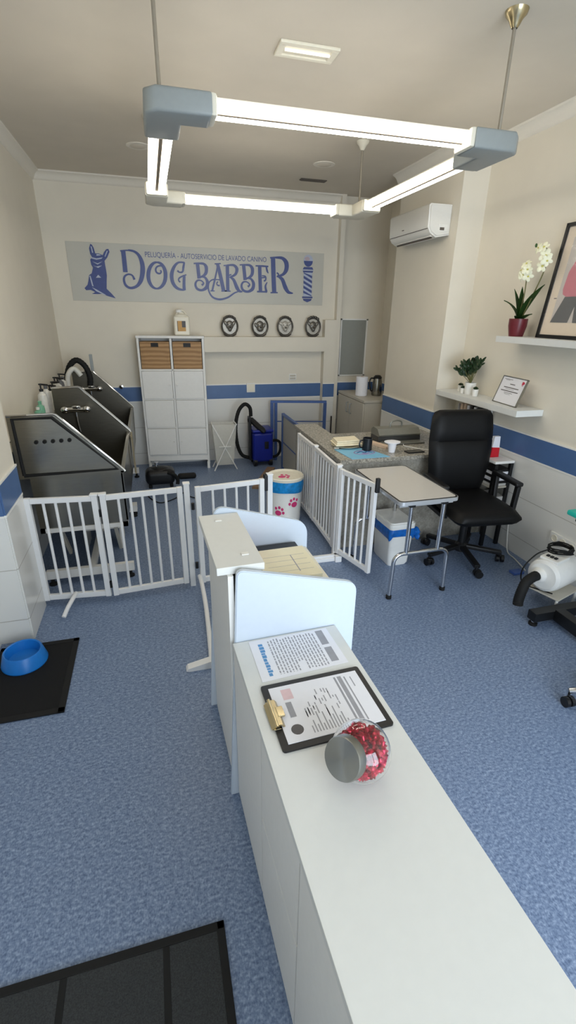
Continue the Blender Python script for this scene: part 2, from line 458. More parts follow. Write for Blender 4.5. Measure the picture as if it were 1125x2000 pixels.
# crown moulding
prof = [(0, H), (.075, H), (.072, H-.012), (.055, H-.018), (.035, H-.034), (.022, H-.056), (.016, H-.07), (0, H-.075)]
def crown(n, axis, pos, sgn, a, b):
    s = mb('plaster_moulding')
    s.prism([(pos+sgn*q[0], q[1]) for q in prof], axis, a, b)
    struct(s.build('trim_%d' % n, sharp=50))
crown(12, 'y', XL, 1, 2.88, YB); crown(13, 'x', YB, -1, XL, 2.21); crown(14, 'y', XR, -1, YF, 3.84); crown(15, 'y', XLN, 1, YF, 2.53)
crown(16, 'y', XB, -1, 3.77, 4.93)

# ------------------------------------------------------------------ light and view
sc = bpy.context.scene
wd = bpy.data.worlds.new('daylight'); sc.world = wd; wd.use_nodes = True
wd.node_tree.nodes['Background'].inputs['Color'].default_value = (.62, .78, 1, 1); wd.node_tree.nodes['Background'].inputs['Strength'].default_value = .6
la = bpy.data.lights.new('window_daylight', 'AREA'); la.shape = 'RECTANGLE'; la.size = 2.35; la.size_y = 2.3; la.energy = 150; la.color = (.80, .90, 1)
lo = bpy.data.objects.new('window_daylight', la); C.objects.link(lo); lo.location = (1.24, YF-.2, 1.4); lo.rotation_euler = (math.radians(90), 0, 0)
sc.view_settings.view_transform = 'Standard'; sc.view_settings.look = 'None'; sc.view_settings.gamma = 1; sc.view_settings.use_curve_mapping = False
sc.view_settings.exposure = -.15

# ------------------------------------------------------------------ square fluorescent pendant
t = thing('pendant_light', 'square hanging ceiling light of four double fluorescent tubes with grey corner joints', 'lamp', (.92, 3.25, 2.5), world=True)
LX0, LX1, LY0, LY1, LZ = .135, 1.70, 2.40, 4.13, 2.505
def corner(cx, cy, sx, sy, k):
    L = .27; w2 = .075; zt, zb = LZ+.040, LZ-.042
    out = [(cx-sx*w2, cy+sy*L), (cx-sx*w2, cy-sy*w2*.4), (cx-sx*w2*.4, cy-sy*w2), (cx+sx*.185, cy-sy*w2), (cx+sx*.185, cy+sy*w2), (cx+sx*w2, cy+sy*w2), (cx+sx*w2, cy+sy*L)]
    s = mb(k)
    n = len(out)
    ins = [(x+(cx+sx*.02-x)*.0, y) for x, y in out]
    s.prism(out, 'z', zb, zt)
    es = [e for e in s.bm.edges if abs(e.verts[0].co.z-e.verts[1].co.z) < 1e-5]
    bmesh.ops.bevel(s.bm, geom=es, offset=.013, segments=3, affect='EDGES', profile=.5)
    for f in s.bm.faces: f.material_index = 0
    o = s.build('corner_joint', t, sharp=45)
    # end sockets
    e = mb('lamp_cream')
    e.wn = True
    ex = cx+sx*.185; a, b = sorted((ex-sx*.01, ex+sx*.022)); e.box(a, cy-.07, LZ-.038, b, cy+.07, LZ+.04, .012); e.build('lamp_socket', o); e = mb('lamp_cream')
    ey = cy+sy*L; a, b = sorted((ey-sy*.01, ey+sy*.022)); e.box(cx-.07, a, LZ-.038, cx+.07, b, LZ+.04, .012)
    e.build('lamp_socket', o)
corner(LX0, LY0, 1, 1, 'connector_grey'); corner(LX1, LY0, -1, 1, 'connector_grey')
corner(LX0, LY1, 1, -1, 'lamp_cream'); corner(LX1, LY1, -1, -1, 'lamp_cream')
for yy in (LY0, LY1):
    for d in (-.037, .037):
        mb('tube_light').cyl((LX0+.205, yy+d, LZ), (LX1-.205, yy+d, LZ), .019, 14).build('fluorescent_tube', t)
    mb('lamp_cream').box(LX0+.19, yy-.046, LZ+.024, LX1-.19, yy+.046, LZ+.03).build('reflector', t); mb('spine_tan').box(LX0+.19, yy-.009, LZ-.013, LX1-.19, yy+.009, LZ+.0235).build('spine', t)
for xx in (LX0, LX1):
    for d in (-.037, .037):
        mb('tube_light').cyl((xx+d, LY0+.29, LZ), (xx+d, LY1-.29, LZ), .019, 14).build('fluorescent_tube', t)
    mb('lamp_cream').box(xx-.046, LY0+.275, LZ+.024, xx+.046, LY1-.275, LZ+.03).build('reflector', t); mb('spine_tan').box(xx-.009, LY0+.275, LZ-.013, xx+.009, LY1-.275, LZ+.0235).build('spine', t)
for x, y in ((.125, 2.41), (1.672, 2.385), (LX1+.02, LY1+.02), (LX0, LY1)):
    r = mb('rod_metal').cyl((x, y, LZ+.035), (x, y, H), .008, 10).build('hanging_rod', t)
    mb('brass' if (y < 3 and x > 1) else 'lamp_cream').lathe([(.012, 0), (.02, .01), (.03, .03), (.045, .045), (.05, .06), (0, .06)], (x, y, H-.06), 18).build('ceiling_cup', r)

# ceiling fittings
t = thing('emergency_light', 'white rectangular recessed emergency light glowing in the ceiling above the front tubes', 'lamp', (.90, 2.98, H))
s = mb('lamp_cream').box(-.155, -.075, -.014, .155, -.05, 0, .004).box(-.155, .05, -.014, .155, .075, 0, .004).box(-.155, -.05, -.014, -.12, .05, 0, .004).box(.12, -.05, -.014, .155, .05, 0, .004)
s.build('bezel', t); mb('lamp_cream').box(-.12, -.05, -.006, .12, .05, -.001).build('reflector', t); mb('emergency_glow').cyl((-.118, -.01, -.014), (.118, -.01, -.014), .006, 10).build('lamp_tube', t)
t = thing('ceiling_vent', 'round off-white vent flush in the ceiling behind the right tubes', 'vent', (1.64, 4.82, H))
mb('plaster_moulding').lathe([(.062, -.004), (.075, -.006), (.095, -.004), (.098, 0)], n=32).build('vent_ring', t); mb('ceiling_paint').lathe([(0, -.011), (.05, -.01), (.064, -.004)], n=32).build('vent_disc', t)
t = thing('ceiling_vent', 'round off-white vent in the ceiling beside the left tubes', 'vent', (.05, 4.82, H))
mb('plaster_moulding').lathe([(.062, -.004), (.075, -.006), (.095, -.004), (.098, 0)], n=32).build('vent_ring', t); mb('ceiling_paint').lathe([(0, -.011), (.05, -.01), (.064, -.004)], n=32).build('vent_disc', t)
t = thing('ceiling_grille', 'narrow grey slot grille in the ceiling near the back wall', 'vent', (1.715, 5.36, H))
mb('vent_dark').box(-.135, -.035, -.008, .135, .035, 0, .003).build('grille_plate', t)
for k in range(4): mb('vent_dark').box(-.125, -.026+k*.015, -.012, .125, -.02+k*.015, -.006).build('slat', t)

# ------------------------------------------------------------------ wall sign
SY = 5.893
t = thing('wall_sign', 'long grey panel on the back wall with blue dog, lettering and barber pole', 'sign', (.65, YB, 1.84), world=True)
mb('sign_panel').box(-.74, SY-.001, 1.845, 2.045, YB, 2.397, .002).build('panel', t)
Y0, Y1 = SY-.006, SY-.0005
DOG = [[-0.5,2.381],[-0.517,2.339],[-0.513,2.287],[-0.5,2.262],[-0.52,2.235],[-0.516,2.188],[-0.503,2.162],[-0.523,2.108],[-0.551,2.091],[-0.565,2.037],[-0.579,1.999],[-0.614,1.965],[-0.6,1.946],[-0.554,1.95],[-0.512,1.93],[-0.548,1.912],[-0.491,1.911],[-0.445,1.915],[-0.391,1.894],[-0.312,1.873],[-0.347,1.917],[-0.393,1.965],[-0.384,2.037],[-0.375,2.091],[-0.376,2.145],[-0.38,2.198],[-0.38,2.23],[-0.35,2.262],[-0.321,2.316],[-0.329,2.342],[-0.351,2.338],[-0.377,2.308],[-0.392,2.282],[-0.429,2.296],[-0.463,2.295],[-0.472,2.346],[-0.485,2.373]]
HL = [[[-0.487,2.068],[-0.461,2.097],[-0.434,2.07]],[[-0.511,2.261],[-0.457,2.25],[-0.395,2.261],[-0.408,2.248],[-0.459,2.237],[-0.509,2.248]],[[-0.504,2.22],[-0.452,2.204],[-0.4,2.224],[-0.454,2.193]],[[-0.5,2.183],[-0.468,2.174],[-0.41,2.186],[-0.452,2.161]],[[-0.549,2.086],[-0.538,2.086],[-0.521,1.984],[-0.535,1.989]],[[-0.539,1.976],[-0.497,1.957],[-0.406,1.904],[-0.429,1.906],[-0.499,1.938]],[[-0.452,2.29],[-0.424,2.289],[-0.409,2.279],[-0.454,2.274]],[[-0.5,2.36],[-0.489,2.355],[-0.482,2.301],[-0.493,2.298]],[[-0.347,2.325],[-0.336,2.324],[-0.368,2.267],[-0.374,2.272]]]
s = mb('sign_blue').prism([tuple(p) for p in DOG], 'y', Y0, Y1); s.m('sign_light')
for h in HL: s.prism([tuple(p) for p in h], 'y', Y0-.002, Y0+.001)
s.build('dog_emblem', t)['label'] = 'blue sitting dog with pricked ears'
LET = {"D1":[[[[-0.184,2.33],[-0.183,2.237],[-0.184,2.13]],[0.0448,0.0448,0.0471]],[[[-0.214,2.329],[-0.166,2.335],[-0.109,2.338]],[0.0118,0.0118,0.0141]],[[[-0.132,2.339],[-0.075,2.33],[-0.031,2.296],[-0.005,2.228],[-0.006,2.146],[-0.032,2.058],[-0.081,1.999],[-0.148,1.979],[-0.194,2.004],[-0.207,2.053],[-0.194,2.091],[-0.157,2.111],[-0.117,2.101],[-0.099,2.061]],[0.0165,0.0212,0.0306,0.0448,0.0495,0.0424,0.0283,0.0236,0.0259,0.0236,0.0188,0.0165,0.0165,0.0259]]],"O":[[[[0.151,2.237],[0.17,2.234],[0.189,2.226],[0.205,2.211],[0.217,2.192],[0.226,2.168],[0.231,2.141],[0.23,2.112],[0.226,2.083],[0.217,2.056],[0.204,2.031],[0.187,2.01],[0.168,1.994],[0.148,1.984],[0.127,1.98],[0.107,1.983],[0.089,1.992],[0.073,2.007],[0.061,2.027],[0.052,2.051],[0.048,2.078],[0.049,2.107],[0.054,2.135],[0.063,2.162],[0.076,2.187],[0.092,2.207],[0.11,2.223],[0.13,2.233],[0.151,2.237]],[0.0165,0.0217,0.0267,0.0312,0.0349,0.0377,0.0395,0.04,0.0395,0.0377,0.0349,0.0312,0.0267,0.0217,0.0165,0.0217,0.0267,0.0312,0.0349,0.0377,0.0395,0.04,0.0395,0.0377,0.0349,0.0312,0.0267,0.0217,0.0165]],[[[0.21,2.192],[0.187,2.204],[0.15,2.195],[0.131,2.167],[0.139,2.138],[0.168,2.128],[0.188,2.144],[0.18,2.161]],[0.0118,0.0141,0.0165,0.0188,0.0188,0.0165,0.0141,0.0188]]],"G":[[[[0.443,2.245],[0.376,2.242],[0.326,2.196],[0.296,2.123],[0.302,2.045],[0.342,1.992],[0.399,1.974],[0.436,1.978]],[0.0141,0.0188,0.0306,0.04,0.0377,0.0306,0.0188,0.0118]],[[[0.439,2.247],[0.427,2.2],[0.415,2.155],[0.381,2.148],[0.36,2.164]],[0.0188,0.0236,0.0188,0.0141,0.0212]],[[[0.43,2.122],[0.422,2.037],[0.42,1.975]],[0.0283,0.0306,0.0353]],[[[0.453,2.126],[0.409,2.11],[0.374,2.09],[0.366,2.067],[0.383,2.05]],[0.0118,0.0141,0.0165,0.0141,0.0165]]],"B1":[[[[0.581,2.24],[0.586,2.162],[0.59,2.092]],[0.037,0.037,0.037]],[[[0.54,2.239],[0.581,2.244],[0.621,2.244]],[0.0132,0.0132,0.0158]],[[[0.601,2.242],[0.648,2.239],[0.674,2.208],[0.669,2.153],[0.637,2.12],[0.593,2.104]],[0.0185,0.0238,0.037,0.0343,0.0238,0.0158]],[[[0.607,2.112],[0.654,2.106],[0.68,2.061],[0.666,2.005],[0.613,1.976],[0.562,1.99],[0.546,2.033],[0.567,2.07],[0.608,2.074],[0.637,2.048],[0.616,2.026]],[0.0158,0.0211,0.0343,0.037,0.0238,0.0264,0.0238,0.0185,0.0132,0.0158,0.0238]]],"A":[[[[0.806,2.245],[0.77,2.107],[0.729,1.972]],[0.0132,0.0185,0.0211]],[[[0.801,2.245],[0.832,2.109],[0.858,1.972]],[0.0343,0.0396,0.0422]],[[[0.833,1.972],[0.892,1.976]],[0.0119,0.0119]],[[[0.709,1.971],[0.757,1.972]],[0.0106,0.0106]],[[[0.769,2.244],[0.837,2.249]],[0.0119,0.0119]],[[[0.838,2.084],[0.79,2.088],[0.735,2.084],[0.696,2.049],[0.69,1.975],[0.73,1.909],[0.809,1.886],[0.901,1.907],[0.98,1.956],[1.022,1.97]],[0.0106,0.0106,0.0132,0.0132,0.0158,0.0185,0.0211,0.0185,0.0158,0.0106]],[[[0.815,2.028],[0.791,2.031],[0.785,2.052],[0.798,2.068]],[0.0185,0.0132,0.0119,0.0119]]],"R1":[[[[0.909,2.234],[0.908,2.111],[0.906,1.974]],[0.037,0.037,0.037]],[[[0.868,2.23],[0.926,2.24]],[0.0119,0.0119]],[[[0.872,1.973],[0.938,1.974]],[0.0119,0.0119]],[[[0.926,2.237],[0.984,2.237],[1.016,2.201],[0.995,2.145],[0.929,2.114]],[0.0158,0.0238,0.037,0.0264,0.0132]],[[[0.936,2.118],[0.977,2.088],[1.01,2.014],[1.037,1.979],[1.072,1.971]],[0.0132,0.0317,0.0396,0.029,0.0106]],[[[0.922,2.134],[0.951,2.144]],[0.0132,0.0132]]],"B2":[[[[1.093,2.244],[1.101,2.164],[1.107,2.092]],[0.037,0.037,0.037]],[[[1.049,2.243],[1.093,2.248],[1.135,2.248]],[0.0132,0.0132,0.0158]],[[[1.114,2.246],[1.163,2.243],[1.192,2.211],[1.188,2.155],[1.156,2.121],[1.111,2.105]],[0.0185,0.0238,0.037,0.0343,0.0238,0.0158]],[[[1.125,2.113],[1.174,2.107],[1.204,2.061],[1.191,2.003],[1.136,1.974],[1.082,1.988],[1.064,2.032],[1.084,2.07],[1.127,2.074],[1.159,2.047],[1.137,2.025]],[0.0158,0.0211,0.0343,0.037,0.0238,0.0264,0.0238,0.0185,0.0132,0.0158,0.0238]]],"E":[[[[1.278,2.237],[1.28,2.123],[1.285,1.983]],[0.0396,0.0396,0.0396]],[[[1.23,2.241],[1.304,2.241],[1.378,2.239]],[0.0132,0.0185,0.0158]],[[[1.354,2.238],[1.364,2.194],[1.378,2.17]],[0.0185,0.0211,0.0079]],[[[1.289,2.12],[1.339,2.127]],[0.0132,0.0132]],[[[1.303,2.143],[1.344,2.137],[1.346,2.102],[1.325,2.088]],[0.0106,0.0132,0.0158,0.0185]],[[[1.244,1.977],[1.363,1.977]],[0.0158,0.0185]],[[[1.355,1.977],[1.343,2.035],[1.364,2.077]],[0.0264,0.0211,0.0079]]],"R2":[[[[1.433,2.325],[1.439,2.153],[1.448,1.974]],[0.0502,0.0502,0.0502]],[[[1.399,2.328],[1.476,2.336]],[0.0158,0.0158]],[[[1.404,1.969],[1.49,1.972]],[0.0132,0.0132]],[[[1.462,2.333],[1.541,2.329],[1.589,2.284],[1.59,2.215],[1.55,2.163],[1.477,2.139]],[0.0185,0.0317,0.0502,0.0475,0.029,0.0158]],[[[1.492,2.142],[1.543,2.111],[1.581,2.029],[1.619,1.98],[1.674,1.969]],[0.0158,0.0396,0.0475,0.0343,0.0106]],[[[1.477,2.179],[1.499,2.165],[1.491,2.152]],[0.0158,0.0132,0.0106]]]}
for k, strokes in LET.items():
    s = mb('sign_blue')
    for i, (pts, ws) in enumerate(strokes): s.stroke(pts, ws, Y0-.0004*i, Y1)
    o = s.build('letter', t, sharp=60); o['label'] = 'blue letter ' + k[0]
me = text_mesh('PELUQUER\u00cdA - AUTOSERVICIO DE LAVADO CANINO', .072)
xs = [v.co.x for v in me.vertices]; f = 1.322/(max(xs)-min(xs))
for v in me.vertices: v.co = Vector((.034+(v.co.x-min(xs))*f, Y0+.003-v.co.z, 2.283+v.co.y))
me.materials.append(M['sign_blue']); o = bpy.data.objects.new('tagline', me); C.objects.link(o); o.parent = t; o.location = -BASE[t.name]; o['label'] = 'small blue capital lettering'
s = mb('sign_blue')
cx = 1.853
s.m('sign_light').prism([(cx+.056*cos(a), 2.315+.062*sin(a)) for a in [2*PI*i/28 for i in range(28)]], 'y', Y0, Y1)
s.m('sign_blue').prism([(cx+.054*cos(a), 2.313+.06*sin(a)) for a in [PI+PI*i/14 for i in range(15)]], 'y', Y0-.001, Y1)
s.m('sign_pink').prism([(cx+.03*cos(a)-.014, 2.334+.02*sin(a)) for a in [2*PI*i/14 for i in range(14)]], 'y', Y0-.001, Y1)
s.m('sign_blue').prism([(cx-.05, 2.25), (cx+.05, 2.25), (cx+.064, 2.225), (cx-.064, 2.225)], 'y', Y0, Y1)
s.m('sign_light').prism([(cx-.064, 2.223), (cx+.064, 2.223), (cx+.064, 2.213), (cx-.064, 2.213)], 'y', Y0, Y1)
s.m('sign_blue').prism([(cx-.064, 2.211), (cx+.064, 2.211), (cx+.055, 2.193), (cx-.055, 2.193)], 'y', Y0, Y1)
s.m('sign_light').prism([(cx-.052, 2.193), (cx+.052, 2.193), (cx+.052, 1.94), (cx-.052, 1.94)], 'y', Y0, Y1)
s.m('sign_blue')
for i in range(5):
    zb = 1.945+i*.052
    q = [(cx-.052, zb+.03), (cx+.052, zb-.022), (cx+.052, zb+.006), (cx-.052, zb+.058)]
    q = [(x, min(2.192, max(1.941, z))) for x, z in q]; s.prism(q, 'y', Y0-.001, Y1)
s.prism([(cx-.064, 1.938), (cx+.064, 1.938), (cx+.064, 1.92), (cx-.064, 1.92)], 'y', Y0, Y1)
s.prism([(cx-.056, 1.914), (cx+.056, 1.914), (cx+.045, 1.893), (cx, 1.876), (cx-.045, 1.893)], 'y', Y0, Y1)
s.build('barber_pole', t)['label'] = 'barber pole with blue diagonal stripes'

# ------------------------------------------------------------------ four plaques on the ledge
PL = [(.905, 'round dark dog-head plaque nearest the white cabinet, leftmost of four on the ledge', 0), (1.262, 'round dog-head plaque with a dark bearded face, second from the white cabinet', 1),
      (1.567, 'round dog-head plaque with a pale long muzzle, third from the white cabinet', 2), (1.915, 'round dark dog-head plaque with a tall crest, rightmost of four on the ledge', 3)]
for x, lab, k in PL:
    rx, rz = .098, .108
    t = thing('plaque', lab, 'plaque', (x, 5.825, 1.49), group='dog plaques on the ledge'); cz = rz+.006
    s = mb('plaque_metal'); s.tube([(rx*cos(a)*.93, 0, cz+rz*sin(a)*.93) for a in [2*PI*i/36 for i in range(36)]], .011, 8, closed=True); s.build('ring', t)
    mb('plaque_light').prism([(rx*.9*cos(a), cz+rz*.9*sin(a)) for a in [2*PI*i/36 for i in range(36)]], 'y', .004, .012).build('disc', t)
    s = mb('plaque_light' if k == 2 else 'plaque_mid')
    s.ell((0, -.002, cz+.012), .046, .018, .05); s.ell((0, -.014, cz-.022), .024 if k != 1 else .04, .02, .036)
    for e in (-1, 1): s.ell((e*.045, -.002, cz+.03 - (.02 if k in (1,) else 0)), .018, .01, .034, rot=Matrix.Rotation(e*(.5 if k != 2 else 1.0), 3, 'Y'))
    s.m('black_plastic').ell((0, -.032, cz-.012), .011, .008, .008)
    for e in (-1, 1): s.ell((e*.02, -.018, cz+.018), .006, .005, .006)
    s.build('dog_face', t)
    s = mb('plaque_metal')
    for i in range(5):
        a = PI*.30+PI*.4*i/4; s.ell((rx*1.0*cos(a), -.003, cz+rz*1.02*sin(a)), .02, .012, .011 if k != 3 else .016, rot=Matrix.Rotation(-(a-PI/2), 3, 'Y'))
    s.build('crest', t)
    s = mb('plaque_metal'); s.tube([(rx*cos(a)*.95, -.006, cz+rz*sin(a)*.95) for a in [PI*1.25+PI*.5*i/10 for i in range(11)]], .016, 8); s.build('scroll', t)

# ------------------------------------------------------------------ white cube cabinet
CW, CD, CHT = .717, .215, 1.507
t = thing('storage_cabinet', 'tall white storage cabinet with six doors and two open cubbies on short legs', 'cabinet', (-.14, 5.655, 0), math.radians(-7))
# local: x 0..CW, y 0 (front) .. CD
s = mb('white_matte'); zb = .16
s.box(0, 0, zb-.08, .022, CD, CHT-.025).box(CW-.022, 0, zb-.08, CW, CD, CHT-.025).box(-.006, -.008, CHT-.025, CW+.006, CD, CHT, .003)
s.box(.022, .012, zb, CW-.022, CD, zb+.02).box(CW/2-.011, .004, zb+.02, CW/2+.011, CD, CHT-.025)
for z in (.503, .829, 1.150): s.box(.022, .004, z-.009, CW-.022, CD, z+.009)
s.box(.022, CD-.008, zb, CW-.022, CD, CHT-.025).box(.022, .006, zb-.055, CW-.022, .024, zb+.002)
s.build('body', t)
for x in (0, CW-.03):
    for y in (0, CD-.03): mb('white_matte').box(x, y, 0, x+.03, y+.03, zb-.075).build('leg', t)
for r, (za, zc) in enumerate(((.184, .492), (.514, .818), (.84, 1.139))):
    for c in (0, 1):
        x0 = .025 if c == 0 else CW/2+.014; x1 = CW/2-.014 if c == 0 else CW-.025
        d = mb('white_matte').box(x0, -.014, za, x1, .004, zc, .002).build('door', t)
        kx = x1-.03 if c == 0 else x0+.03; kz = (za+zc)/2
        mb('white_plastic').lathe([(.004, 0), (.004, .012), (.009, .016), (.009, .022), (0, .024)], (kx, -.014, kz), 12, (0, -1, 0)).build('knob', d)
for c in (0, 1):
    x0 = .03 if c == 0 else CW/2+.018; x1 = CW/2-.018 if c == 0 else CW-.03
    wx = -.14+cos(math.radians(-7))*(x0+x1)/2+.0; wy = 5.655+sin(math.radians(-7))*(x0+x1)/2
    b = thing('storage_basket', ('brown wooden basket in the top left cubby of the white cabinet', 'brown wooden basket in the top right cubby of the white cabinet')[c], 'basket', (wx, wy, 1.1605), math.radians(-7), 'wooden baskets in the cabinet')
    wd2 = (x1-x0)/2; hh = .285
    s = mb('basket_wood').box(-wd2+.012, .02, 0, wd2-.012, .18, .012).box(-wd2, .012, 0, -wd2+.014, .19, hh).box(wd2-.014, .012, 0, wd2, .19, hh).box(-wd2, .18, 0, wd2, .194, hh)
    s.box(-wd2, .01, 0, wd2, .024, hh-.055).box(-wd2, .01, hh-.055, -.04, .024, hh).box(.04, .01, hh-.055, wd2, .024, hh).box(-.04, .01, hh-.012, .04, .024, hh)
    s.build('body', b)
    s = mb('basket_wood')
    for z in (.012, hh-.07): s.box(-wd2+.018, .004, z, wd2-.018, .0105, z+.016)
    for x in (-wd2+.018, wd2-.034): s.box(x, .004, .028, x+.016, .0105, hh-.07)
    s.build('rim', b); mb('black_plastic').box(-.04, .026, hh-.055, .04, .03, hh-.012).build('handle_slot', b)
# jug on top
t = thing('plastic_jug', 'white plastic jug with a dark and gold label on top of the storage cabinet', 'jug', (.355, 5.72, CHT+.0005))
s = mb('cream_plastic').box(-.085, -.055, 0, .085, .055, .2, .02, 3); s.lathe([(.07, .19), (.06, .212), (.03, .225), (.028, .24)], n=20, sx=1.1, sy=.75); s.build('body', t)
mb('white_plastic').lathe([(.032, .236), (.032, .262), (0, .264)], (-.02, 0, 0), 18).build('cap', t)
s = mb('label_gold').box(-.05, -.0575, .045, .04, -.0555, .15); s.m('label_dark').box(.0, -.0585, .085, .04, -.0572, .15); s.box(-.05, -.0585, .045, -.044, -.0572, .15); s.build('label', t)
s = mb('cream_plastic').tube(smooth([(-.05, 0, .20), (-.03, 0, .245), (.03, 0, .25), (.06, 0, .205)], 5), .01, 8); s.build('handle', t)

# small wall fittings on the back wall
t = thing('socket_box', 'white box cut into the blue stripe on the back wall', 'socket', (1.152, YB-.01, .842)); mb('white_plastic').box(-.053, -.012, 0, .053, 0, .112, .003).build('plate', t); mb('cream_plastic').box(-.043, -.015, .01, .043, -.011, .102, .002).build('cover', t)
t = thing('light_switch', 'white double switch plate on the back wall above the blue stripe', 'switch', (1.69, YB, .978)); mb('white_plastic').box(-.047, -.01, 0, .047, 0, .076, .003).build('plate', t)
for z in (.01, .042): mb('cabinet_grey').box(-.036, -.0145, z, .036, -.0095, z+.022, .002).build('rocker', t)
t = thing('wall_hook', 'small chrome knob on the back wall above the blue stripe left of the cabinet', 'hook', (-.36, YB-.01, .947)); mb('chrome').lathe([(.014, 0), (.012, .02), (.022, .03), (.022, .045), (0, .05)], (0, 0, 0), 16, (0, -1, 0)).build('knob', t)
t = thing('wall_panel', 'grey flat panel with a white frame on the back wall above the paper towel', 'panel', (2.47, YB, 1.02))
mb('panel_grey').box(-.16, -.014, .012, .165, 0, .665).build('panel', t)
mb('white_matte').box(-.175, -.02, 0, -.16, 0, .68).box(.165, -.02, 0, .185, 0, .68).box(-.175, -.02, .665, .185, 0, .68).box(-.175, -.02, 0, .185, 0, .012).build('frame', t)
tag(mb('label_dark').cyl((2.185, 5.765, 0), (2.185, 5.765, .53), .009, 10).build('pole', loc=(2.185, 5.765, 0)), 'slim dark brown pole standing against the pilaster beside the grey cabinet', 'pole')

# low kitchen cabinet in the recess
t = thing('base_cabinet', 'low pale grey cabinet with a vertical bar handle in the back right recess', 'cabinet', (2.29, 5.0, 0))
s = mb('cabinet_grey').box(.006, .004, .08, .54, .80, .822).box(.03, .02, 0, .54, .80, .08); s.build('body', t)
mb('cabinet_grey').box(-.012, -.008, .822, .548, .81, .85, .004).build('worktop', t)
for y0, y1 in ((.008, .40), (.404, .796)):
    d = mb('cabinet_grey').box(-.012, y0, .09, .005, y1, .815, .002).build('door', t)
    hy = y1-.05 if y0 < .1 else y0+.05
    mb('connector_grey').tube([(-.012, hy, .64), (-.035, hy, .645), (-.035, hy, .755), (-.012, hy, .76)], .006, 8).build('handle', d)
t = thing('paper_towel_roll', 'white paper towel roll standing on the low grey cabinet', 'paper roll', (2.40, 5.36, .8505))
mb('paper_white').lathe([(.02, 0), (.066, 0), (.07, .004), (.07, .216), (.066, .22), (.02, .22)], n=28).build('paper', t); mb('beige_card').lathe([(.016, 0), (.02, 0), (.02, .221), (.016, .221), (.016, 0)], n=20).build('core', t)
t = thing('kettle', 'small black and steel kettle on the low cabinet at the recess wall', 'kettle', (2.585, 5.33, .8505))
mb('stainless').lathe([(.0, 0), (.058, 0), (.062, .02), (.055, .16), (.048, .2)], n=24).build('body', t); mb('black_plastic').lathe([(.05, .2), (.05, .215), (.03, .235), (0, .24)], n=24).build('lid', t)
mb('black_plastic').tube(smooth([(-.05, 0, .2), (-.085, 0, .2), (-.1, 0, .15), (-.08, 0, .07), (-.058, 0, .05)]), .009, 8).build('handle', t)
t = thing('spray_bottle', 'pale blue labelled bottle behind the kettle on the low cabinet', 'bottle', (2.69, 5.22, .8505))
mb('shampoo_white').lathe([(0, 0), (.036, 0), (.036, .15), (.014, .185), (.014, .2)], n=20).build('body', t); mb('packet_blue').lathe([(.0368, .04), (.0368, .13)], n=20).build('label', t); mb('packet_blue').lathe([(.016, .195), (.016, .225), (0, .228)], n=16).build('cap', t)

# air conditioner
t = thing('air_conditioner', 'white wall-mounted air conditioner high on the right wall', 'air conditioner', (XB, 4.29, 2.36))
pr = [(0, 0), (-.12, -.02), (-.175, .01), (-.2, .05), (-.205, .2), (-.19, .215), (0, .215)]
s = mb('ac_white').prism(pr, 'y', -.35, .35)
bmesh.ops.bevel(s.bm, geom=[e for e in s.bm.edges if abs(abs(e.verts[0].co.y)-.35) < 1e-4 and abs(e.verts[0].co.y-e.verts[1].co.y) < 1e-4], offset=.012, segments=3, affect='EDGES')
for f in s.bm.faces: f.material_index = 0
s.build('casing', t, sharp=50)
mb('ac_white').box(-.1555, -.31, -.012, -.10, .31, -.005).build('louvre', t)
mb('vent_dark').box(-.198, -.33, .04, -.19, .33, .044).build('seam', t)
mb('vent_dark').box(-.135, -.3, -.0235, -.128, .3, -.012).build('air_slot', t)
mb('vent_dark').box(-.207, .06, .075, -.2035, .09, .08).build('indicator', t)
s = mb('white_plastic').box(-.11, -.356, .02, -.03, -.349, .075, .003); s.m('vent_dark').box(-.1, -.358, .03, -.06, -.3555, .05); s.build('side_cover', t)
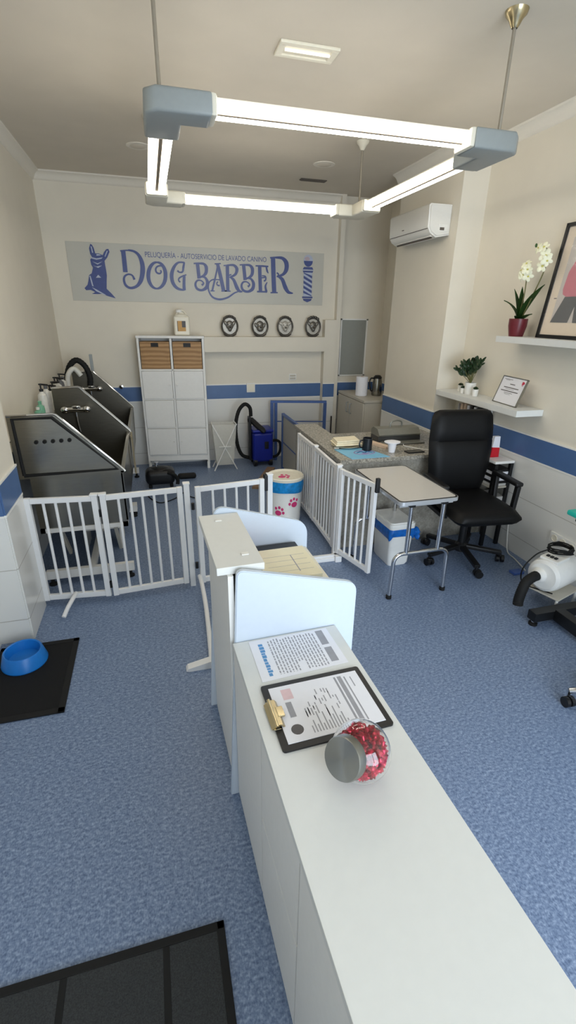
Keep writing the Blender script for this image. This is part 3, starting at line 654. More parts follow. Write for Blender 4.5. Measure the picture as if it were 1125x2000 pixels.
# ------------------------------------------------------------------ dog wash tubs
def wash_tub(y0, y1, label, near):
    t = thing('dog_wash_tub', label, 'wash tub', (-.55, (y0+y1)/2, 0), group='steel dog wash tubs', world=True)
    xb = -.86 if near else -.80
    side = [(xb, .775), (-.245, .775), (-.235, .79), (-.60, 1.168), (xb, 1.163)]
    sidef = [(-.80, .5), (-.245, .5), (-.235, .79), (-.60, 1.168), (-.80, 1.165)]
    a = mb('stainless').prism(side if near else sidef, 'y', y0, y0+.014).build('side_panel', t)
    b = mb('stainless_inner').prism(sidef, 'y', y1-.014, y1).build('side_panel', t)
    for pan, yy, x0 in ((a, y0+.007, xb), (b, y1-.007, -.80)):
        mb('chrome').tube([(x0, yy, 1.165), (-.605, yy, 1.17), (-.59, yy, 1.165), (-.24, yy, .80), (-.232, yy, .785)], .009, 8).build('edge_rim', pan)
    if near:
        mb('black_rubber').tube([(xb+.035, y0-.003, .80), (xb+.03, y0-.003, 1.148), (-.612, y0-.003, 1.151), (-.275, y0-.003, .805), (xb+.035, y0-.003, .797)], .010, 8).build('seal_strip', a)
        for k in range(5):
            x = -.722+k*.047
            mb('black_rubber').lathe([(.004, .012), (.0105, .012), (.0125, 0), (0, 0)], (x, y0-.001, 1.005+.001*k), 14, (0, -1, 0)).build('grommet', a)
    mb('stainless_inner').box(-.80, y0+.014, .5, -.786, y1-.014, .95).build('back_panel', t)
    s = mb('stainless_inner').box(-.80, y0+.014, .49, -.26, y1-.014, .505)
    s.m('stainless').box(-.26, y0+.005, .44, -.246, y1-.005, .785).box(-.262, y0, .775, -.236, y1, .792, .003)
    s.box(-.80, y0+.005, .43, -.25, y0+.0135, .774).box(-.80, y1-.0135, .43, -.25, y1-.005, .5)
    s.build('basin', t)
    # mixer on the far panel, inside the tub
    ym = y1-.014; mx, mz = -.635, 1.0
    m = mb('chrome'); m.tube([(mx-.075, ym-.045, mz), (mx+.075, ym-.045, mz)], [.024, .024], 14)
    m.ell((mx-.08, ym-.05, mz), .034, .026, .03); m.ell((mx+.085, ym-.05, mz+.002), .034, .026, .03)
    m.cyl((mx-.06, ym, mz), (mx-.06, ym-.05, mz), .014, 12).cyl((mx+.06, ym, mz), (mx+.06, ym-.05, mz), .014, 12)
    m.ell((mx+.01, ym-.075, mz+.03), .035, .02, .012).cyl((mx, ym-.05, mz-.02), (mx, ym-.05, mz-.055), .012, 12)
    mx_o = m.build('shower_mixer', t)
    mb('chrome').tube(smooth([(mx, ym-.05, mz-.05), (mx+.005, ym-.055, mz-.14), (mx+.03, ym-.05, mz-.27), (mx+.08, ym-.05, mz-.38), (mx+.15, ym-.09, mz-.48)]), .009, 8).build('shower_hose', mx_o)
    # underframe with a folding lift
    f = mb('white_matte'); f.box(-.80, y0+.0, .395, -.255, y0+.03, .425).box(-.80, y1-.03, .395, -.255, y1, .425).box(-.80, y0, .395, -.77, y1, .425).box(-.285, y0, .395, -.255, y1, .425)
    f.build('upper_frame', t)
    f = mb('white_matte'); f.box(-.82, y0+.0, .05, -.25, y0+.035, .11).box(-.82, y1-.035, .05, -.25, y1, .11).box(-.55, y0+.035, .06, -.51, y1-.035, .10)
    f.build('base_frame', t)
    for x, dx in ((-.69, -.04), (-.345, -.02)):
        mb('cabinet_grey').obox((x, y0+.05, .397), (x+dx*.3, y0+.30, .10), .035, .02, (1, 0, 0)).build('leg', t)
        mb('cabinet_grey').obox((x, y1-.05, .397), (x+dx*.3, y1-.30, .10), .035, .02, (1, 0, 0)).build('leg', t)
    for x in (-.79, -.28):
        for y in (y0+.017, y1-.017): mb('black_rubber').lathe([(0, 0), (.026, 0), (.026, .012), (.012, .02), (.012, .05)], (x, y, 0), 14).build('foot', t)
    return t
wash_tub(3.12, 4.265, 'stainless steel dog wash tub with five black holes in its side panel, nearest the fence', True)
wash_tub(4.285, 5.42, 'stainless steel dog wash tub farther back, next to the tall white cabinet', False)
# shelf behind the tubs that carries the bottles
tag(mb('stainless').box(-.948, 3.15, .93, -.803, 5.42, .945).build('wall_shelf', loc=(-.87, 4.28, .93)), 'narrow steel shelf along the left wall behind the wash tubs', 'shelf')
def bottle(x, y, h, r, body, cap, pump, label, shape=0):
    t = thing('shampoo_bottle', label, 'bottle', (x, y, .9455), group='bottles behind the wash tubs')
    pf = [(0, 0), (r*.94, 0), (r, .006), (r, h*.62), (r*.9, h*.74), (r*.42, h*.82), (r*.36, h*.86)]
    if shape: pf = [(0, 0), (r*.94, 0), (r, .006), (r*.96, h*.5), (r*.7, h*.7), (r*.5, h*.8), (r*.36, h*.86)]
    mb(body).lathe(pf, n=18).build('body', t)
    c = mb(cap)
    if pump:
        c.lathe([(r*.42, h*.85), (r*.42, h*.93), (.006, h*.94), (.006, h*1.05), (.014, h*1.06), (.014, h*1.1), (0, h*1.11)], n=14).obox((0, 0, h*1.08), (.055, -.01, h*1.06), .012, .012)
    else: c.lathe([(r*.44, h*.85), (r*.46, h), (0, h*1.01)], n=16)
    c.build('pump' if pump else 'cap', t)
    return t
bs = [(3.99, .12, .03, 'green_bottle', 'white_plastic', 0, 'short pale green bottle behind the nearest wash tub, first from the fence'),
      (4.09, .15, .03, 'green_bottle', 'green_bottle', 0, 'pale green bottle with a green cap, second from the fence behind the near tub'),
      (4.22, .24, .036, 'shampoo_white', 'black_plastic', 1, 'tall white bottle with a dark trigger top, nearest the mixer of the near tub'),
      (4.40, .235, .034, 'shampoo_white', 'grey_cap', 0, 'tall white bottle with a grey cap behind the gap between the tubs'),
      (4.55, .19, .032, 'shampoo_white', 'black_plastic', 1, 'white bottle with a black pump, fifth from the fence'),
      (4.69, .2, .03, 'label_gold', 'black_plastic', 1, 'amber bottle with a black pump among the white ones'),
      (4.83, .22, .04, 'mesh_fabric', 'black_plastic', 1, 'wide clear bottle with a black pump behind the far tub'),
      (4.97, .2, .034, 'shampoo_white', 'black_plastic', 1, 'white bottle with a black pump behind the middle of the far tub'),
      (5.10, .22, .034, 'grey_cap', 'black_plastic', 1, 'grey bottle with a black pump toward the black hose'),
      (5.24, .2, .036, 'shampoo_white', 'grey_cap', 0, 'white bottle with a grey cap beside the black hose, farthest from the fence')]
for y, h, r, bo, ca, pu, lab in bs: bottle(-.868, y, h, r, bo, ca, pu, lab)
t = thing('hose', 'black ribbed hose looped over the back corner of the far wash tub', 'hose', (-.7, 5.33, 1.17), world=True)
hp = smooth([(-.85, 5.36, .945), (-.845, 5.36, 1.10), (-.80, 5.36, 1.23), (-.73, 5.365, 1.285), (-.66, 5.37, 1.23), (-.625, 5.37, 1.12), (-.64, 5.37, 1.0)], 8)
mb('black_rubber').tube(hp, [.026+.003*(i % 2) for i in range(len(hp))], 12).build('hose_tube', t)
mb('shampoo_white').tube(smooth([(-.83, 5.30, .95), (-.825, 5.30, 1.13), (-.76, 5.31, 1.21), (-.70, 5.31, 1.14)], 6), .024, 12).build('hose_tube', t)
tag(mb('connector_grey').box(-.615, 5.435, 0, -.585, 5.46, 1.335, .004).build('post', loc=(-.6, 5.45, 0)), 'thin grey upright post at the far corner of the back wash tub', 'post')
tw = mb('towel_beige'); pts = []; n = 8
for i in range(n+1):
    yy = 4.04+.2*i/n; xx = -.222+.006*sin(i*1.7)
    pts += [(xx-.008, yy, .79), (xx, yy, .787), (xx+.004+.006*sin(i*2.1), yy, .47)]
tw.add(pts, [(3*i+k, 3*(i+1)+k, 3*(i+1)+k+1, 3*i+k+1) for i in range(n) for k in (0, 1)])
bmesh.ops.solidify(tw.bm, geom=list(tw.bm.faces), thickness=.008)
tag(tw.build('towel', loc=(-.22, 4.14, .787)), 'beige towel hanging over the front edge of the near wash tub', 'towel')
# white step standing under the near tub
t = thing('step_stool', 'white two-tread step under the near wash tub', 'step', (-.5, 3.72, 0), group=None)
for z, y in ((.30, .07), (.17, -.06)): mb('white_matte').box(-.13, y-.05, z, .15, y+.05, z+.02, .003).build('tread', t)
for x in (-.13, .135): mb('white_matte').prism([(-.12, 0), (.13, 0), (.13, .3), (.02, .3), (.02, .17), (-.12, .17)], 'x', x, x+.015).build('side', t)

# ------------------------------------------------------------------ folding white gates
GT = .745
def panel(t, a, b, nb, zb=.035, cap_a=False, cap_b=False, st=.034):
    a, b = Vector((*a, 0)), Vector((*b, 0)); d = (b-a); L = d.length; ang = math.atan2(d.y, d.x)
    s = mb('gate_white'); s.mx = Matrix.Translation(a) @ Matrix.Rotation(ang, 4, 'Z')
    zt = GT-.012
    for x in (0, L-st):
        t2 = MB().m('gate_white'); t2.box(x, -.014, zb, x+st, .014, zt, .003); s.merge(t2)
    t2 = MB().m('gate_white'); t2.box(st, -.012, zt-.035, L-st, .012, zt-.002, .003); s.merge(t2)
    t2 = MB().m('gate_white'); t2.box(st, -.012, zb+.004, L-st, .012, zb+.04, .003); s.merge(t2)
    for c, x in ((cap_a, 0), (cap_b, L-st)):
        if c:
            t2 = MB().m('gate_white'); t2.box(x-.006, -.02, zt, x+st+.006, .02, GT, .003); s.merge(t2)
    o = s.build('gate_panel', t)
    for k in range(nb):
        x = st+(L-2*st)*(k+1)/(nb+1)
        p = a+Vector((cos(ang)*x, sin(ang)*x, 0))
        mb('gate_white').cyl((p.x, p.y, zb+.038), (p.x, p.y, zt-.033), .0085, 10).build('bar', o)
    return o
def post(t, x, y, zb=0.0):
    o = mb('gate_white').box(x-.018, y-.018, zb, x+.018, y+.018, GT, .003).box(x-.022, y-.022, GT, x+.022, y+.022, GT+.008, .002).build('post', t); return o
def hinge(t, x, y, z): mb('black_plastic').cyl((x, y, z-.022), (x, y, z+.022), .011, 10).build('hinge', t)
t = thing('folding_gate', 'white barred folding dog gate from the left wall toward the desk', 'gate', (-.35, 2.86, 0), world=True)
g1 = panel(t, (-.795, 2.885), (-.388, 2.845), 4, cap_b=True)
g2 = panel(t, (-.375, 2.842), (.112, 2.885), 5, cap_a=True)
post(t, .14, 2.90)
g3 = panel(t, (.19, 2.862), (.652, 2.928), 4)
post(t, .70, 2.965)
hinge(t, .172, 2.868, .60); hinge(t, .172, 2.868, .17); hinge(t, -.381, 2.838, .62); hinge(t, -.381, 2.838, .12)
mb('black_plastic').box(.655, 2.915, GT-.1, .678, 2.965, GT+.008, .004).build('latch', t)
mb('white_plastic').box(-.67, 2.862, GT-.045, -.61, 2.874, GT-.02, .003).build('catch_plate', t)
mb('gate_white').tube(smooth([(-.60, 2.86, .075), (-.615, 2.80, .07), (-.64, 2.74, .045), (-.66, 2.69, .014)], 6), .013, 10).build('foot', t)
f = mb('gate_white').tube(smooth([(.185, 2.86, .09), (.19, 2.78, .08), (.192, 2.62, .05), (.19, 2.5, .025), (.175, 2.2, .02), (.165, 2.055, .018)], 6), .014, 10)
f.prism([(.165, .0), (.165, .045), (.04, .018), (.03, .004), (.045, 0)], 'y', 2.03, 2.075); f.build('foot', t)

t = thing('folding_gate', 'white barred folding gate along the granite counter with an open door leaf', 'gate', (1.25, 3.4, 0), world=True)
panel(t, (1.256, 4.14), (1.256, 3.675), 6, .06)
panel(t, (1.256, 3.655), (1.240, 3.10), 6, .06, cap_a=True)
post(t, 1.238, 3.055)
panel(t, (1.238, 3.022), (1.347, 2.655), 4, .06)
for z in (.6, .17): hinge(t, 1.262, 3.018, z)
mb('black_plastic').box(1.333, 2.63, GT-.07, 1.361, 2.655, GT+.03, .005).build('latch', t)
s = mb('gate_white').box(.715, 2.985, .0, 1.25, 3.035, .03, .004).box(.715, 2.997, .03, 1.25, 3.022, .05, .003); s.build('threshold_bar', t)
mb('gate_white').box(1.215, 2.96, 0, 1.265, 3.04, .05, .004).build('foot', t)
mb('connector_grey').box(1.245, 3.64, .40, 1.252, 3.69, .46).build('hinge_plate', t); mb('connector_grey').box(1.245, 3.64, .12, 1.252, 3.69, .18).build('hinge_plate', t)

# ------------------------------------------------------------------ blue railing round the back
t = thing('blue_railing', 'blue framed low railing with a pale pane running into the granite counter', 'railing', (1.43, 4.9, 0), world=True)
mb('blue_frame').box(1.41, 5.33, 0, 1.445, 5.365, .675, .004).build('post', t)
mb('blue_frame').box(1.412, 4.44, .645, 1.443, 5.33, .675, .004).build('top_rail', t)
mb('frosted_pane').box(1.423, 4.44, .03, 1.432, 5.33, .645).build('pane', t)
mb('blue_frame').box(1.417, 4.44, .33, 1.438, 5.33, .342).build('middle_rail', t)
t = thing('blue_door_frame', 'open blue metal gate frame standing before the back wall behind the blue railing', 'gate', (1.72, 5.7, 0), world=True)
A, B = Vector((1.385, 5.74, 0)), Vector((2.03, 5.60, 0)); dd = (B-A).normalized()
def vpost(p, w=.035, zt=.735): return mb('blue_frame').obox((p.x, p.y, 0), (p.x, p.y, zt), w, .03, (0, 1, 0))
vpost(A).build('post', t); vpost(A+dd*.048).build('post', t); vpost(B).build('post', t)
mb('blue_frame').obox((A.x-.017, A.y+.003, .745), (B.x+.017, B.y-.003, .745), .034, .026).build('top_rail', t)
mb('blue_frame').obox((A.x+.05, A.y-.01, .50), (B.x-.01, B.y, .50), .016, .012).build('middle_rail', t)
tag(mb('wood_oak').prism([(.92, 4.72), (1.25, 5.40), (1.33, 5.35), (1.02, 4.68)], 'z', 0.0, .022).build('wooden_board', loc=(1.2, 5.1, 0)), 'light brown wooden board lying on the floor by the blue vacuum and paw bin', 'board')

# ------------------------------------------------------------------ blue vacuum
t = thing('vacuum_cleaner', 'royal blue wheeled vacuum cleaner with a black arched hose by the back wall', 'vacuum cleaner', (1.215, 5.62, 0))
s = mb('vacuum_blue').box(-.12, -.13, .05, .13, .13, .42, .035, 3); s.build('tank', t)
s = mb('vacuum_blue').box(-.125, -.135, .42, .135, .135, .455, .014, 2); s.build('lid', t)
mb('black_plastic').box(.02, -.137, .22, .07, -.129, .31, .006).build('latch', t)
mb('black_plastic').box(-.155, -.05, .06, -.122, .05, .60, .01).build('handle_mast', t)
mb('black_plastic').tube([(-.15, 0, .55), (-.12, -.02, .56), (-.06, -.08, .50), (0, -.13, .45), (.02, -.15, .43)], [.03, .034, .036, .034, .02], 10).build('hose_handle', t)
hp = smooth([(-.12, .0, .60), (-.13, 0, .70), (-.19, 0, .745), (-.26, 0, .68), (-.30, 0, .55), (-.31, -.01, .40), (-.29, -.02, .24), (-.24, -.02, .13), (-.16, -.01, .09), (-.12, 0, .09)], 9)
mb('black_rubber').tube(hp, [.021+.002*(i % 2) for i in range(len(hp))], 10).build('hose', t)
mb('black_rubber').tube(smooth([(.125, .05, .26), (.2, .05, .275), (.26, .06, .24), (.265, .06, .14), (.22, .06, .07), (.125, .05, .06)], 6), .017, 10).build('hose', t)
for x in (-.09, .1): mb('black_plastic').cyl((x-.02, -.09, .05), (x+.02, -.09, .05), .05, 20).build('wheel', t)
for x in (-.09, .1): mb('black_plastic').cyl((x-.015, .10, .03), (x+.015, .10, .03), .03, 16).build('wheel', t)

# ------------------------------------------------------------------ folding laundry hamper
t = thing('laundry_hamper', 'white mesh laundry hamper on folding X legs beside the storage cabinet', 'hamper', (.745, 5.52, 0))
for y in (-.085, .085):
    mb('white_plastic').cyl((-.135, y, 0), (.14, y, .555), .007, 8).build('leg', t); mb('white_plastic').cyl((.14, y+.014, 0), (-.135, y+.014, .545), .007, 8).build('leg', t)
for x in (-.135, .14): mb('white_plastic').cyl((x, -.1, .55), (x, .1, .55), .007, 8).build('rail', t)
mb('white_plastic').cyl((-.072, -.09, .29), (.072, -.09, .29), .005, 8).build('rail', t)
s = mb('mesh_fabric'); top = [(-.14, -.075), (.145, -.075), (.145, .075), (-.14, .075)]; bot = [(-.10, -.06), (.10, -.06), (.10, .06), (-.10, .06)]
s.add([(x, y, .55) for x, y in top]+[(x, y, .06) for x, y in bot], [(0, 1, 5, 4), (1, 2, 6, 5), (2, 3, 7, 6), (3, 0, 4, 7), (4, 5, 6, 7)]); s.build('mesh_bag', t)

# ------------------------------------------------------------------ black blower on the floor
t = thing('dog_blower', 'black rounded floor blower with a chrome knob before the white cabinet', 'blower', (-.02, 5.06, 0))
s = mb('black_plastic'); s.box(-.155, -.11, .03, .155, .11, .2, .06, 4); s.ell((0, 0, .16), .13, .1, .06); s.build('body', t, sharp=60)
mb('chrome').lathe([(.012, .2), (.012, .235), (.026, .242), (.026, .262), (0, .27)], (-.03, 0, 0), 16).build('knob', t)
mb('black_rubber').tube(smooth([(.08, -.1, .17), (.14, -.125, .15), (.175, -.11, .09), (.17, -.12, .04)], 6), .02, 10).build('hose', t)
for x in (-.11, .11):
    for y in (-.07, .07): mb('black_rubber').cyl((x, y, 0), (x, y, .04), .018, 10).build('foot', t)
tag(mb('black_rubber').box(.17, 5.2, 0, .375, 5.29, .055, .026, 4).build('nozzle', loc=(.27, 5.245, 0), sharp=60), 'long oval black nozzle lying on the floor right of the black blower', 'nozzle')
tag(mb('black_rubber').tube(smooth([(-.12, 4.93, .006), (-.16, 4.75, .006), (-.05, 4.52, .006), (.1, 4.6, .006), (.2, 4.75, .006), (.26, 4.62, .006), (.33, 4.55, .006)], 8), .005, 8).build('power_cord', loc=(0, 4.7, 0)), 'thin black cord curling on the floor in front of the black blower', 'cord')

# ------------------------------------------------------------------ round paw-print bin
t = thing('paw_print_bin', 'round white bin with pink paw prints and a blue liner band', 'bin', (1.055, 3.86, 0))
R0, R1, HB = .138, .152, .425
mb('white_plastic').lathe([(0, 0), (R0-.01, 0), (R0, .012), (R0+.003, .06), (R0+.001, .065), (R1, HB-.06), (R1, HB-.02)], n=36).build('body', t)
mb('cream_plastic').lathe([(R1+.012, HB-.022), (R1+.014, HB), (R1+.006, HB+.008), (R1-.008, HB+.006), (R1-.02, HB-.004), (0, HB-.002)], n=36).build('lid', t)
pf = [(R1+.004, HB-.115)]
s = mb('liner_blue'); n = 36; rows = []
pts = []
for z, r in ((HB-.125, R1+.004), (HB-.11, R1+.010), (HB-.07, R1+.012), (HB-.022, R1+.011)):
    for k in range(n):
        a = 2*PI*k/n; rr = r+.003*sin(5*a+z*60); pts.append((rr*cos(a), rr*sin(a), z+(.006*sin(3*a+1) if z < HB-.1 else 0)))
s.add(pts, [(i*n+k, i*n+(k+1) % n, (i+1)*n+(k+1) % n, (i+1)*n+k) for i in range(3) for k in range(n)]); s.build('liner', t)
def paw_flat(c, sz, rot=0):                                  # paw outline: pad plus four toes -> list of (center, rx, ry)
    o = [((0, -.1), .36, .30)]
    for x, y in ((-.46, .22), (-.18, .52), (.18, .52), (.46, .22)): o.append(((x, y), .14, .17))
    return [((c[0]+(x*cos(rot)-y*sin(rot))*sz, c[1]+(x*sin(rot)+y*cos(rot))*sz), rx*sz, ry*sz) for (x, y), rx, ry in o]
def on_cyl(ang, z, sz, rot):
    s = mb('paw_pink')
    for (cx, cy), rx, ry in paw_flat((0, z), sz, rot):
        r = R0+.0015+(R1-R0)*(cy/HB)+.001; a0 = ang+cx/r; m = 12
        pts = [(r*1.006*cos(a0), r*1.006*sin(a0), cy)]+[(r*1.004*cos(a0+rx*cos(q)/r), r*1.004*sin(a0+rx*cos(q)/r), cy+ry*sin(q)) for q in [2*PI*k/m for k in range(m)]]
        s.add(pts, [(0, 1+k, 1+(k+1) % m) for k in range(m)])
    bmesh.ops.recalc_face_normals(s.bm, faces=s.bm.faces); return s
on_cyl(math.radians(-128), .12, .085, -.5).build('paw_print', t); on_cyl(math.radians(-72), .2, .085, .4).build('paw_print', t); on_cyl(math.radians(20), .13, .085, .2).build('paw_print', t); on_cyl(math.radians(150), .2, .085, .2).build('paw_print', t)
s = mb('paw_pink')
for (cx, cy), rx, ry in paw_flat((-.03, -.03), .095, -1.2):
    s.prism([(cx+rx*cos(q), cy+ry*sin(q)) for q in [2*PI*k/14 for k in range(14)]], 'z', HB-.0035, HB-.001)
s.build('paw_print', t)

# ------------------------------------------------------------------ granite counter
t = thing('granite_counter', 'speckled granite counter with a solid granite front beside the office chair', 'counter', (1.95, 3.6, 0), world=True)
s = mb('granite').prism([(1.292, 3.165), (XR-.012, 3.165), (XR-.012, 3.83), (XB-.012, 3.83), (XB-.012, 3.98), (1.52, 3.98), (1.52, 4.43), (1.292, 4.43)], 'z', .715, .745); s.build('worktop', t)
s = mb('granite_slab').box(1.31, 3.185, 0, XR-.012, 3.215, .715).box(1.31, 3.215, 0, 1.45, 4.41, .715).box(2.38, 3.215, 0, 2.43, 3.8, .715); s.build('front_panel', t)
# things on it
GZ = .7455
t = thing('placemat', 'light blue desk mat with a round violet emblem on the granite counter', 'mat', (1.55, 3.29, GZ))
p = [(-.205, .15), (.03, .165), (.22, -.045), (.125, -.12), (-.075, -.118), (-.12, -.06)]
mb('mat_light_blue').prism([(-.20, .17), (.06, .17), (.15, -.115), (-.165, -.115)], 'z', 0, .003).build('mat', t)
s = mb('logo_violet'); s.tube([(.085*cos(a), .03+.055*sin(a), .0032) for a in [2*PI*k/28 for k in range(28)]], .004, 6, closed=True)
s.m('logo_navy').tube(smooth([(-.06, .03, .0034), (-.02, .055, .0034), (.0, .02, .0034), (.03, .05, .0034), (.06, .025, .0034)]), .005, 6); s.m('logo_violet').tube(smooth([(-.03, .01, .0034), (0, .0, .0034), (.035, .015, .0034)]), .005, 6)
s.build('emblem', t)
t = thing('dinner_plate', 'cream plate with a folded cream cloth at the left end of the granite counter', 'plate', (1.475, 3.53, GZ))
mb('plate_cream').lathe([(0, .004), (.06, 0), (.07, .002), (.115, .018), (.118, .021), (.112, .02), (.068, .008), (0, .008)], n=36).build('plate', t)
s = mb('cloth_cream').box(-.11, -.085, .0215, .12, .09, .035, .006, 2); s.box(-.10, -.075, .035, .105, .08, .049, .006, 2).box(-.095, -.07, .049, .10, .075, .062, .006, 2)
for v in s.bm.verts: v.co.z += .006*sin(v.co.x*23)*cos(v.co.y*19); v.co.x += .008*sin(v.co.y*31)
tag(s.build('folded_cloth', loc=None), 'folded cream cloth piled on the cream plate', 'cloth')
bpy.data.objects['folded_cloth'].location = (1.475, 3.53, GZ+.006)
tag(mb('shampoo_white').box(1.36, 3.475, GZ, 1.4, 3.5, GZ+.012, .005).build('soap_bar', loc=(1.38, 3.49, GZ)), 'small white bar beside the cream plate at the counter edge', 'soap')
t = thing('coffee_mug', 'black mug standing on the blue desk mat', 'mug', (1.6, 3.385, GZ+.0035))
mb('mug_black').lathe([(0, 0), (.036, 0), (.039, .004), (.039, .098), (.036, .1), (.034, .097), (.034, .01), (0, .008)], n=28).build('cup', t)
mb('mug_black').tube(smooth([(-.037, 0, .082), (-.06, -.004, .08), (-.07, -.006, .055), (-.06, -.004, .028), (-.037, 0, .022)], 6), .006, 8).build('handle', t)
t = thing('laminator', 'grey office laminator on the granite counter', 'machine', (1.99, 3.655, GZ))
mb('machine_dark').box(-.20, -.075, .0, .20, .085, .05, .01, 2).build('base', t)
s = mb('machine_grey').prism([(-.07, .05), (-.08, .065), (-.035, .11), (.05, .115), (.085, .09), (.085, .05)], 'x', -.195, .195); s.build('cover', t)
mb('machine_grey').box(-.18, -.17, .003, .19, -.076, .013, .003).build('tray', t)
mb('machine_grey').tube(smooth([(-.05, .02, .112), (-.045, .02, .15), (.0, .02, .165), (.05, .02, .155), (.06, .02, .113)], 5), .007, 8).build('carry_handle', t)
tag(mb('beige_card').obox((1.70, 3.66, GZ+.009), (1.80, 3.40, GZ+.009), .06, .017).build('folded_paper', loc=(1.75, 3.53, GZ)), 'pinkish folded paper lying between the black mug and the laminator', 'paper')
t = thing('paper_cup', 'crumpled white cup on the granite between mug and phone', 'cup', (1.775, 3.30, GZ))
mb('paper_white').lathe([(0, 0), (.026, 0), (.036, .075), (.038, .077), (.034, .075), (.025, .004), (0, .003)], n=12).build('cup', t); mb('paper_white').lathe([(.03, .076), (.056, .078), (.058, .084), (.03, .092), (0, .09)], n=14, sx=1.15).build('lid', t)
t = thing('mobile_phone', 'black phone lying on the granite near the office chair', 'phone', (1.955, 3.26, GZ), math.radians(4))
mb('black_plastic').box(-.075, -.036, 0, .075, .036, .009, .004, 2).build('body', t); mb('screen_black').box(-.07, -.032, .0088, .07, .032, .0096).build('screen', t)
tag(mb('white_plastic').tube(smooth([(2.0, 3.52, GZ+.004), (1.96, 3.44, GZ+.004), (2.0, 3.38, GZ+.004), (2.06, 3.30, GZ+.004), (2.1, 3.27, GZ+.004)], 6), .0035, 6).build('charging_cable', loc=(2.0, 3.4, GZ)), 'white charging cable on the granite behind the phone', 'cable')

# ------------------------------------------------------------------ metal-edged table on tube legs
t = thing('grooming_table', 'small pale-topped table with a metal edge on bent chrome tube legs', 'table', (1.587, 2.745, 0), math.radians(1))
def rrect(hx, hy, r, n=5):
    o = []
    for cx, cy, a0 in ((hx-r, hy-r, 0), (-hx+r, hy-r, PI/2), (-hx+r, -hy+r, PI), (hx-r, -hy+r, 1.5*PI)):
        o += [(cx+r*cos(a0+PI/2*k/n), cy+r*sin(a0+PI/2*k/n)) for k in range(n+1)]
    return o
TZ = .698
mb('aluminium').prism(rrect(.212, .352, .035), 'z', TZ-.026, TZ-.002).build('metal_edge', t)
s = mb('steel_black').prism(rrect(.207, .347, .032), 'z', TZ-.003, TZ-.0004); s.build('border', t)
mb('table_grey').prism(rrect(.197, .337, .026), 'z', TZ-.002, TZ).build('top_surface', t)
for y in (-.325, .27):
    pts = [(-.205, y, .0)]+[(-.198, y, .24)]+[(-.138+.06*cos(a)*1.0, y, .265+.06*sin(a)) for a in [PI-PI/2*k/6 for k in range(7)]]
    pts += [(.138+.06*cos(a), y, .265+.06*sin(a)) for a in [PI/2-PI/2*k/6 for k in range(7)]]+[(.198, y, .24), (.205, y, .0)]
    o = mb('chrome').tube(pts, .0135, 12).build('leg_frame', t)
    for x in (-.115, .118): mb('chrome').cyl((x, y, .325), (x, y, TZ-.026), .0135, 12).build('upright', o)
    for x in (-.205, .205): mb('black_rubber').lathe([(0, 0), (.019, 0), (.019, .022), (.0145, .026)], (x, y, 0), 14).build('foot_cap', o)
    for x in (-.115, .118): mb('black_plastic').box(x-.018, y-.018, TZ-.045, x+.018, y+.018, TZ-.026).build('bracket', o)
    if y < 0: mb('aluminium').box(-.19, y+.01, TZ-.05, .19, y+.03, TZ-.026).build('apron', t)

# ------------------------------------------------------------------ white pedal bin with blue liner
t = thing('waste_bin', 'white rectangular bin with a knotted blue liner under the table', 'bin', (1.655, 2.93, 0), math.radians(2))
s = mb('white_plastic'); zs = [(0, .075, .115), (.02, .085, .125), (.30, .098, .14)]
pts = []
for z, hx, hy in zs: pts += [(x, y, z) for x, y in rrect(hx, hy, .025, 4)]
n = len(rrect(.1, .1, .02, 4)); s.add(pts, [(i*n+k, i*n+(k+1) % n, (i+1)*n+(k+1) % n, (i+1)*n+k) for i in range(2) for k in range(n)]+[tuple(range(n-1, -1, -1)), tuple(range(2*n, 3*n))]); s.build('body', t)
s = mb('white_plastic').prism(rrect(.104, .147, .028), 'z', .312, .352); s.prism(rrect(.095, .138, .026), 'z', .352, .362); s.build('lid', t)
s = mb('liner_dark_blue'); pts = []
for i, (z, g) in enumerate(((.235, .004), (.25, .010), (.285, .012), (.313, .006))):
    q = rrect(.097+g, .138+g, .028, 8)
    for k, (x, y) in enumerate(q): pts.append((x*(1+.012*sin(k*1.3+i)), y*(1+.01*sin(k*.9+i)), z+(.018*sin(k*.55) if i < 2 else 0)))
n = len(q); s.add(pts, [(i*n+k, i*n+(k+1) % n, (i+1)*n+(k+1) % n, (i+1)*n+k) for i in range(3) for k in range(n)]); s.build('liner', t)
s = mb('liner_dark_blue').ell((.118, -.12, .27), .035, .03, .034); s.ell((.135, -.125, .235), .02, .02, .03)
for v in s.bm.verts: v.co += Vector((.004*sin(v.co.z*190), .004*sin(v.co.x*170), .003*sin(v.co.y*150)))
s.build('liner_knot', t)
